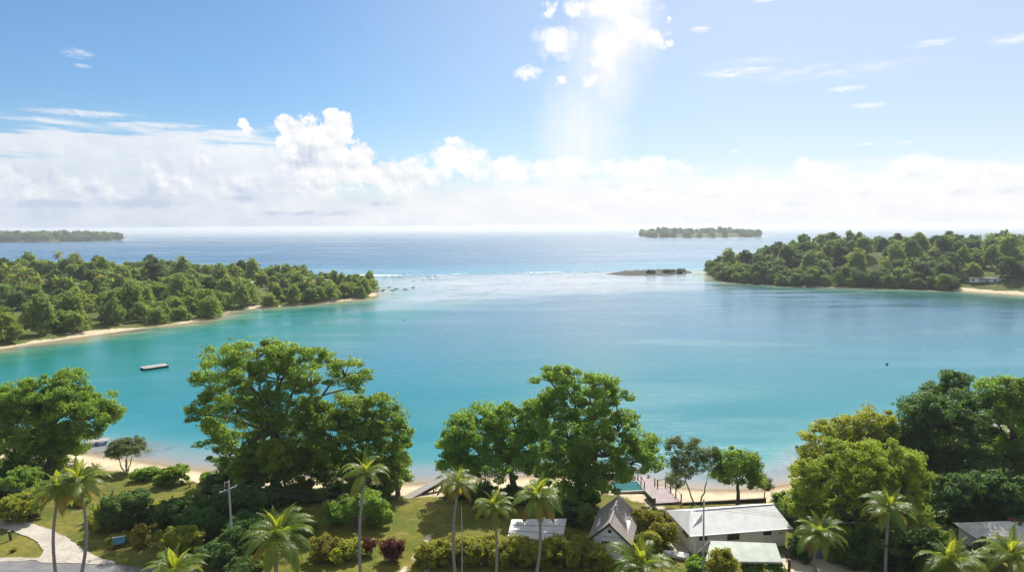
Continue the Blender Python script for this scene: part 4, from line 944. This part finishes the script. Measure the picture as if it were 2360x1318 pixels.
# fence, gate post, garden wall
q = G(1818, 1335); pr = empty('gate_post', (q.x, q.y, 1.3), 0, 'thick reddish brown post standing beside the carport', 'post')
MB().box((0, 0, 1.35), (.26, .26, 2.7)).build('shaft', M['post_brown'], pr); MB().lathe([(.01, .0), (.12, .06), (.13, .14), (.08, .24), (.01, .27)], (-.35, 0, 2.45), 10).build('globe_lamp', M['white_paint'], pr)
MB().bar((-.35, 0, 2.45), (0, 0, 2.4), .05).build('bracket', M['post_brown'], pr)
a, b = G(1810, 1283), G(1905, 1288)
fe = empty('garden_fence', (a.x, a.y, 1.35), math.atan2(b.y - a.y, b.x - a.x), 'low blue grey board fence beside the cream house end', 'fence'); L_ = (b - a).length
MB().box((L_ / 2, 0, .7), (L_, .06, 1.2)).build('board_panel', M['fence_grey'], fe)
for x in np.linspace(0, L_, 4): MB().box((x, -.08, .75), (.12, .1, 1.5)).build('post', M['timber_dark'], fe)
a, b = G(1640, 1330), G(2000, 1328)
rw = empty('retaining_wall', (a.x, a.y, 1.3), math.atan2(b.y - a.y, b.x - a.x), 'dark timber retaining wall in front of the sandy yard', 'wall'); L_ = (b - a).length
MB().box((L_ / 2, 0, .25), (L_, .18, .8)).build('sleepers', M['timber_dark'], rw); MB().box((L_ / 2, 0, .69), (L_, .26, .08)).build('coping', M['timber_pale'], rw)
q = G(1600, 1276); wp_ = empty('white_post', (q.x, q.y, 1.35), 0, 'short square white post with a cap at the house corner', 'post'); MB().box((0, 0, .85), (.3, .3, 1.7)).build('shaft', M['white_paint'], wp_, .02); MB().box((0, 0, 1.74), (.4, .4, .08)).build('cap', M['white_paint'], wp_)
# white dinghy on the yard
q = G(1558, 1284); dg = empty('dinghy', (q.x, q.y, 1.45), R(160), 'small white open boat lying in the yard between hut and house', 'boat')
hull = MB(); st = [(-1.6, .55, .0), (-.8, .68, .0), (.3, .62, .02), (1.1, .38, .08), (1.7, .04, .2)]; vs = []
for (x, wd, k_) in st: vs += [(x, -wd, .5 + k_), (x, -wd * .7, .05 + k_), (x, 0, k_), (x, wd * .7, .05 + k_), (x, wd, .5 + k_), (x, wd * .86, .48 + k_), (x, 0, .16 + k_), (x, -wd * .86, .48 + k_)]
fs = []
for a in range(4): fs += [(a * 8 + k_, a * 8 + (k_ + 1) % 8, (a + 1) * 8 + (k_ + 1) % 8, (a + 1) * 8 + k_) for k_ in range(8)]
fs += [(7, 6, 5, 4, 3, 2, 1, 0), tuple(32 + k_ for k_ in range(8))]
hull.add(vs, fs).build('hull', M['white_paint'], dg); MB().box((-.6, 0, .4), (.3, 1.1, .05)).box((.5, 0, .42), (.3, 1.0, .05)).build('thwart', M['timber_pale'], dg)
# house on the far headland shore
q = G(2266, 660, 1.8); fh = empty('shore_hut', (q.x, q.y, float(head_z(np.array([[q.x, q.y]]))[0])), R(-25), 'small pale flat roofed building on the clearing of the forested headland', 'hut')
MB().box((-5.6, 0, 1.4), (5.0, 5, 3.0)).box((5.6, 0, 1.4), (5.0, 5, 3.0)).box((0, 1.5, 1.4), (6.2, 1.8, 3.0)).build('wall', M['wall_white'], fh); MB().box((0, -.2, 3.05), (17, 6.2, .28)).build('roof', M['timber_grey'], fh)
for x in (-2.4, 0, 2.4): MB().box((x, -2.4, 1.4), (.25, .25, 3.0)).build('veranda_post', M['white_paint'], fh)
for x in (-6.2, 6.0): MB().box((x, -2.53, 1.5), (1.8, .06, 1.2)).build('window', M['dark_opening'], fh)
q = G(560, 655, 3.5); gb = empty('beach_house', (q.x, q.y, 1.3), R(10), 'low pale roofed building half hidden by the peninsula trees', 'house')
MB().box((0, 0, 1.3), (13, 6, 2.6)).build('wall', M['wall_cream'], gb); MB().slab([(-7.5, -4, 2.7), (7.5, -4, 2.7), (7.5, 0, 4.2), (-7.5, 0, 4.2)], .1).slab([(-7.5, .02, 4.2), (7.5, .02, 4.2), (7.5, 4, 2.7), (-7.5, 4, 2.7)], .1).build('roof', M['roof_white'], gb)

# ------------------------------------------------------------------ deck, jetties, ramp, pontoon
c0, c1, c2, c3 = G(1503, 1160, 1.75), G(1571, 1155, 1.75), G(1535, 1119, 1.75), G(1484, 1125, 1.75)
dk = empty('timber_deck', (c0.x, c0.y, 1.4), 0, 'purple brown timber deck with railing posts reaching over the beach', 'deck'); O = dk.location
MB().slab([c0 - O, c1 - O, c2 - O, c3 - O], .14).build('deck_boards', M['decking'], dk)
w0, w1, w2, w3 = G(1484, 1124.8, 1.75), G(1512, 1121.8, 1.75), G(1494, 1096, 1.75), G(1468, 1098, 1.75)
MB().slab([w0 - O, w1 - O, w2 - O, w3 - O], .14).build('walkway', M['decking'], dk)
rail = [c1.lerp(c2, f_) for f_ in (0.0, .33, .66, 1.0)] + [c2.lerp(c3, f_) for f_ in (.36,)]
for p in rail: MB().box(p - O + Vector((-.08, 0, .55)), (.16, .16, 1.35)).build('railing_post', M['timber_dark'], dk)
for a, b in zip(rail[:-1], rail[1:]): MB().bar(a - O + Vector((-.08, 0, 1.15)), b - O + Vector((-.08, 0, 1.15)), .06, .08).build('rail', M['timber_dark'], dk)
lrail = [w0.lerp(w3, f_) for f_ in (0, .45, .9)] + [w1.lerp(w2, .2)]
for p in lrail: MB().box(p - O + Vector((.06, 0, .5)), (.14, .14, 1.25)).build('railing_post', M['timber_dark'], dk)
for a, b in zip(lrail[:2], lrail[1:3]): MB().bar(a - O + Vector((.06, 0, 1.05)), b - O + Vector((.06, 0, 1.05)), .06, .08).build('rail', M['timber_dark'], dk)
for a in (c0, c1, c2, c3, w2, w3, c1.lerp(c2, .5), c0.lerp(c3, .5)): MB().box((a.x - O.x + (.12 if a in (c0, c3, w3) else -.12), a.y - O.y - (.12 if a in (c2, c3, w2, w3) else -.12), -.75), (.2, .2, 1.9)).build('pile', M['timber_dark'], dk)
a, b = G(1489, 1135, 2.2), G(1508, 1154, 2.2); bn = empty('plank_screen', (a.x, a.y, 1.75), math.atan2(b.y - a.y, b.x - a.x), 'dark solid plank bench box along the deck side', 'bench'); L_ = (b - a).length
MB().box((L_ / 2, 0, .42), (L_, .5, .84)).build('box', M['timber_dark'], bn); MB().box((L_ / 2, 0, .87), (L_ + .1, .6, .07)).build('seat', M['timber_grey'], bn)
q = G(1488, 1186); tb = empty('garden_table', (q.x, q.y, 1.4), R(15), 'dark round topped wooden table below the deck', 'table'); MB().lathe([(.0, .95), (.75, .95), (.75, 1.02), (.0, 1.02)], (0, 0, 0), 14).build('top', M['timber_dark'], tb); MB().lathe([(.3, 0), (.12, .1), (.1, .95)], (0, 0, 0), 8).build('pedestal', M['timber_dark'], tb)
# plunge pool between the banyan and the deck
m, t = mat('pool_water'); p = t.n('BsdfPrincipled', {'Base Color': (.012, .11, .10, 1), 'Roughness': .06, 'IOR': 1.33}); co = t.n('TexCoord').outputs['Object']
t.t.links.new(t.n('Bump', {'Height': t.noise(co, 2.5, 3), 'Strength': .1, 'Distance': .1}).outputs[0], p.inputs['Normal']); out(t, p.outputs[0])
q = G(1446, 1124, 1.5); pl = empty('plunge_pool', (q.x, q.y, 1.4), R(6), 'small bright teal pool with a pale kerb next to the timber deck', 'pool')
MB().box((0, 2.6, .1), (5.2, .3, .3)).box((0, -1.6, .1), (5.2, .3, .3)).box((-2.45, .5, .1), (.3, 3.9, .3)).box((2.45, .5, .1), (.3, 3.9, .3)).build('kerb', M['concrete'], pl); MB().box((0, .5, .05), (4.6, 3.9, .24)).build('water_surface', M['pool_water'], pl)
# sea wall along the beach edge behind the house
a, b = G(1572, 1161, 1.5), G(1765, 1150, 1.5); sw = empty('sea_wall', (a.x, a.y, 1.0), math.atan2(b.y - a.y, b.x - a.x), 'low dark edged sea wall between beach and lawn behind the house', 'wall'); L_ = (b - a).length
MB().box((L_ / 2, 0, .2), (L_, .25, .9)).build('face', M['rock'], sw); MB().box((L_ / 2, 0, .68), (L_, .32, .06)).build('cap', M['timber_dark'], sw)
# slanting plank ramp on the beach
a, b = G(938, 1146, 1.3), G(1028, 1096, 2.9); rp = empty('plank_ramp', (a.x, a.y, 1.1), 0, 'weathered grey plank ramp propped up on dark timbers at the beach', 'ramp'); O = rp.location
dv = (b - a); sd_ = Vector((dv.y, -dv.x, 0)).normalized() * .85
MB().slab([a - O - sd_, a - O + sd_, b - O + sd_, b - O - sd_], .12).build('planks', M['timber_grey'], rp)
for f_ in (.35, .6, .8, .97):
    p = a.lerp(b, f_); MB().bar(p - O + sd_ * .9 - Vector((0, 0, .1)), Vector((p.x - O.x + sd_.x * .9, p.y - O.y + sd_.y * .9, -.6)), .18).build('prop', M['timber_dark'], rp); MB().bar(p - O - sd_ * .9 - Vector((0, 0, .1)), Vector((p.x - O.x - sd_.x * .9, p.y - O.y - sd_.y * .9, -.6)), .18).build('prop', M['timber_dark'], rp)
MB().bar(a.lerp(b, .3) - O + sd_ - Vector((0, 0, .3)), b - O + sd_ - Vector((0, 0, .35)), .1, .5).build('side_board', M['timber_dark'], rp)
# small jetty at the left
a, b = G(195, 1018, .8), G(250, 1012, .8); jt = empty('jetty', (a.x, a.y, 0), math.atan2(b.y - a.y, b.x - a.x), 'short pale plank jetty in the shallows behind the umbrella shaped tree', 'jetty'); L_ = (b - a).length
MB().box((L_ / 2, 0, .8), (L_, 2.6, .16)).build('deck_boards', M['timber_grey'], jt)
for x in (.4, L_ / 2, L_ - .4):
    for y in (-1.1, 1.1): MB().box((x, y, .05), (.2, .2, 1.34)).build('pile', M['timber_dark'], jt)
# swimming pontoon
a, b = G(323, 851, .5), G(379, 842, .5); pt = empty('swim_pontoon', ((a.x + b.x) / 2, (a.y + b.y) / 2 + 1.3, 0), math.atan2(b.y - a.y, b.x - a.x) * .9, 'pale decked swimming pontoon moored in the turquoise bay', 'pontoon'); L_ = (b - a).length
MB().box((0, 0, .62), (L_, 4.2, .16)).build('deck_boards', M['timber_grey'], pt)
for y in (-1.5, 1.5): MB().tube([(-L_ / 2 + .2, y, .2), (L_ / 2 - .2, y, .2)], [.42, .42], 12).build('float', M['float_dark'], pt)
MB().box((0, -1.97, .42), (L_ - .1, .1, .22)).build('skirt', M['float_dark'], pt)
ld = MB()
for y in (-.25, .25): ld.bar((L_ / 2 + .06, y, -.4), (L_ / 2 + .06, y, 1.35), .06)
for z in (-.1, .2, .5): ld.bar((L_ / 2 + .06, -.25, z), (L_ / 2 + .06, .25, z), .05)
ld.build('ladder', M['fence_grey'], pt)
for x in (-L_ / 2 + .4, L_ / 2 - .5): MB().lathe([(.05, 0), (.05, .16), (.11, .19), (.11, .23), (.0, .25)], (x, -1.7, .70), 8).build('cleat', M['float_dark'], pt)
# buoys
for (px, py, lb_) in ((1837, 1032, 'dark mooring buoy near the shore by the domed tree'), (2044, 840, 'tiny dark mooring buoy far out in the open bay')):
    q = G(px, py, 0); by = empty('mooring_buoy', q, 0, lb_, 'buoy'); MB().lathe([(.01, -.3), (.35, -.2), (.42, .1), (.3, .4), (.01, .5)], (0, 0, 0), 12).build('float', M['float_dark'], by, smooth=True); MB().lathe([(.06, .48), (.06, .7), (.01, .72)], (0, 0, 0), 6).build('ring', M['fence_grey'], by)
# person swimming in the bay: body lying in the water, arms reaching
q = G(932, 738, 0); me = bpy.data.meshes.new('person')
J = [(0, 0, .02), (.35, 0, .05), (.62, 0, .08), (.86, 0, .12), (.55, .2, .06), (.85, .36, .1), (1.15, .34, .02), (.55, -.2, .06), (.4, -.5, .16), (.75, -.62, .0), (-.4, .11, .0), (-.85, .13, -.05), (-.4, -.11, .0), (-.85, -.13, -.02)]
ED = [(0, 1), (1, 2), (2, 3), (2, 4), (4, 5), (5, 6), (2, 7), (7, 8), (8, 9), (0, 10), (10, 11), (0, 12), (12, 13)]
me.from_pydata(J, ED, []); pe = link('person', me); pe.location = q; pe.rotation_euler = (0, 0, R(170))
simple('skin', (.24, .13, .08), .5); me.materials.append(M['skin'])
pe.modifiers.new('skin', 'SKIN'); RD = [.15, .16, .1, .11, .08, .055, .04, .08, .055, .04, .09, .05, .09, .05]
for v_, r_ in zip(me.skin_vertices[0].data, RD): v_.radius = (r_, r_)
me.skin_vertices[0].data[0].use_root = True
pe.modifiers.new('sub', 'SUBSURF').levels = 2
tag(pe, 'person swimming front crawl alone in the open bay', 'person')

# ------------------------------------------------------------------ rocks and reef bar
def rock_mesh(seed):
    rng = np.random.default_rng(seed); import bmesh
    bm = bmesh.new(); bmesh.ops.create_icosphere(bm, subdivisions=2, radius=1.0)
    for v_ in bm.verts: v_.co = v_.co * (1 + rng.normal() * .14); v_.co.z *= .6
    me = bpy.data.meshes.new('rock'); bm.to_mesh(me); bm.free(); me.materials.append(M['rock']); return me
RK = [rock_mesh(q) for q in range(4)]
rg_ = random.Random(8); pix = [(870, 664), (884, 668), (913, 666), (934, 667), (952, 663), (897, 662), (905, 670), (880, 671)]
pix += [(rg_.gauss(960, 40), rg_.gauss(638, 3)) for _ in range(26)] + [(rg_.uniform(880, 930), rg_.uniform(634, 642)) for _ in range(7)] + [(rg_.uniform(1180, 1400), rg_.uniform(625, 633)) for _ in range(16)] + [(rg_.uniform(1395, 1640), rg_.uniform(632, 640)) for _ in range(8)]
for q, (px, py) in enumerate(pix):
    o = link('reef_rock', RK[q % 4]); o.location = G(px, py, 0); big = q < 8
    s_ = rg_.uniform(1.0, 1.8) if big else rg_.uniform(.4, 1.0); o.scale = (s_ * 1.4, s_, s_ * .6); o.rotation_euler = (0, 0, rg_.uniform(0, 6))
    tag(o, 'dark boulder just off the sandy tip of the peninsula' if big else 'small dark rock on the shallow reef between the two shores', 'rock', 'boulders off the peninsula tip' if big else 'rocks on the reef')
P0 = line([(1395, 632), (1440, 636), (1530, 636), (1598, 630), (1590, 624), (1540, 622), (1470, 624), (1420, 627)])
def bar_fn(P):
    d = sdist(P, P0); return np.where(d < 0, d * .2, 1.1 * sstep(d, 0, 10) * (1 + .5 * wob(P, 9))), d * 0 + 9, d * 0, d
lo, hi = P0.min(0) - 6, P0.max(0) + 6; rb = grid_land('reef_bar', lo[0], hi[0], lo[1], hi[1], 1.5, bar_fn); rb.data.materials[0] = M['rock']
for q, (px, py, wpx) in enumerate([(1540, 630, 34), (1500, 631, 20), (1570, 629, 20)]):
    b = G(px, py, .8); k_ = b.y / FPX; lb = [((rg_.uniform(-1, 1) * wpx * k_ * .4, rg_.uniform(-2, 2), 2.0), (wpx * k_ * .3, 2.5, 1.7)) for _ in range(4)]
    place_tree('reef_shrub', ['largest low grey shrub on the rocky reef bar', 'low shrub on the seaward left part of the rocky reef bar', 'low shrub at the headland end of the rocky reef bar'][q], 'shrub', b, tree_meshes(900 + q, lb, [(0, 0, 0, 0, 1)], 1.0, .15, 1.1, 40, .6, M['leaf_far_dark'], M['bark'], 1, .7))
# beach debris
for q in range(16):
    px = rg_.uniform(320, 640); py = 1094 + (px - 320) * .10 + rg_.uniform(0, 10); o = link('beach_stone', RK[q % 4]); p = G(px, py); p.z = gz(p.x, p.y); o.location = p; s_ = rg_.uniform(.15, .38); o.scale = (s_ * 1.8, s_, s_ * .8)
    o.rotation_euler = (0, 0, rg_.uniform(0, 6)); tag(o, 'small dark stone lying along the sand and grass edge of the beach', 'stone', 'stones on the beach')

# ------------------------------------------------------------------ poles, wires, sign, lawn things
def pole(label, bx, by, ty, xpx=None, arm_rz=R(38), thick=.15):
    b = G(bx, by); b.z = gz(b.x, b.y); tz = D(bx, ty, b.y).z - b.z
    if xpx: tx = D(xpx, ty, b.y).x - b.x
    else: tx = 0
    r_ = empty('utility_pole', b, 0, label, 'utility pole')
    MB().tube([(0, 0, -.3), (tx, 0, tz)], [thick, thick * .7], 10).build('pole_shaft', M['pole_grey'], r_)
    return r_, Vector((tx, 0, tz)), b
r_, tp, b1 = pole('grey utility pole with a slanted crossarm in front of the tallest tree', 537, 1287, 1108, 527)
ad = Vector((math.cos(R(62)), math.sin(R(62)), 0)); ac = tp + Vector((-.02, 0, -1.05)); E1 = []
ca_ = MB().bar(ac - ad * 1.35 + Vector((0, -.14, 0)), ac + ad * 1.35 + Vector((0, -.14, 0)), .11, .11).build('crossarm', M['pole_grey'], r_)
for s_ in (-1.25, -.6, 1.25):
    p = ac + ad * s_ + Vector((0, -.14, .05)); MB().lathe([(.05, 0), (.07, .08), (.03, .18), (.01, .2)], p, 8).build('insulator', M['white_paint'], ca_); E1.append(b1 + p + Vector((0, 0, .2)))
MB().bar(tp + Vector((-.5, -.1, -.1)), tp + Vector((-.5, -.1, -.75)), .09).build('fuse', M['timber_grey'], r_)
MB().bar(tp + Vector((-.5, -.1, -.12)), tp + Vector((.02, 0, -.12)), .06).build('fuse_bracket', M['pole_grey'], r_)
r_, tp, b2 = pole('pale slim utility pole rising in front of the white roof', 1621, 1336, 1150, 1622, thick=.13); E2 = []
ac = tp + Vector((0, -.12, -.9)); ad2 = Vector((.35, .94, 0)); ca_ = MB().bar(ac - ad2, ac + ad2, .09, .09).build('crossarm', M['pole_grey'], r_)
for s_ in (-.95, 0, .95):
    p = ac + ad2 * s_ + Vector((0, 0, .04)); MB().lathe([(.05, 0), (.06, .08), (.01, .18)], p, 8).build('insulator', M['white_paint'], ca_); E2.append(b2 + p + Vector((0, 0, .18)))
r3, tp3, b3 = pole('thin grey green pole close behind the slender hedge palm', 1065, 1335, 1165, 1064, thick=.07)
Lf = [D(-260, y, 96) for y in (1112, 1118, 1124)]; Rt = [D(2460, y, 82) for y in (1217, 1224, 1232)]
def wire(a, b, sag, name='overhead_wire', lab=''):
    n = 24; pts = [a.lerp(b, i_ / n) - Vector((0, 0, sag * 4 * (i_ / n) * (1 - i_ / n))) for i_ in range(n + 1)]; o = Vector(pts[0])
    w_ = MB().tube([p - o for p in pts], [.014] * (n + 1), 5).build(name, M['wire'], None); w_.location = o; tag(w_, lab, 'wire')
for q in range(3):
    nm3 = ('front', 'middle', 'rear')[q]
    wire(Lf[q], E1[q], .5, lab=f'{nm3} overhead wire leading to the crossarm pole from the picture edge')
    wire(E1[q], E2[q], 1.1, lab=f'{nm3} overhead wire between the crossarm pole and the slim pole')
    wire(E2[q], Rt[q], .9, lab=f'{nm3} overhead wire from the slim pole towards the weathered shed')
q = G(275, 1264); sg_ = empty('sign_board', (q.x, q.y, gz(q.x, q.y)), R(24), 'tilted blue sign board with a pale edge on two legs beside the driveway', 'sign')
MB().box((0, 0, 1.25), (1.5, .07, .95)).build('board', M['sign_blue'], sg_); MB().box((0, -.01, 1.76), (1.6, .13, .07)).build('cap_rail', M['white_paint'], sg_)
for x in (-.6, .6): MB().box((x, .09, .75), (.09, .09, 1.9)).build('leg', M['timber_dark'], sg_)
q = G(25, 1244); lp = empty('lawn_post', (q.x, q.y, gz(q.x, q.y)), R(5), 'short leaning dark wooden post on the lawn inside the driveway curve', 'post'); MB().box((-.05, 0, .62), (.3, .22, 1.35), 0, 0, R(-6)).build('shaft', M['timber_dark'], lp); MB().box((-.13, 0, 1.33), (.36, .28, .08), 0, 0, R(-6)).build('cap', M['timber_grey'], lp)
shrub('seedling', 'tiny orange tinted seedling on the lawn inside the driveway curve', 30, 1271, 14, 8, 'leaf_croton', .16, .16, 40, 91, 'plant')

# ------------------------------------------------------------------ haze
m, t = mat('haze'); pv = t.n('VolumePrincipled', {'Color': (.86, .93, 1.0, 1), 'Density': .000105, 'Anisotropy': .35}); out(t, None, pv.outputs[0])
hz = MB().box((0, 9000, 22), (44000, 39000, 50)).build('haze', M['haze'], None); tag(hz, kind='stuff')
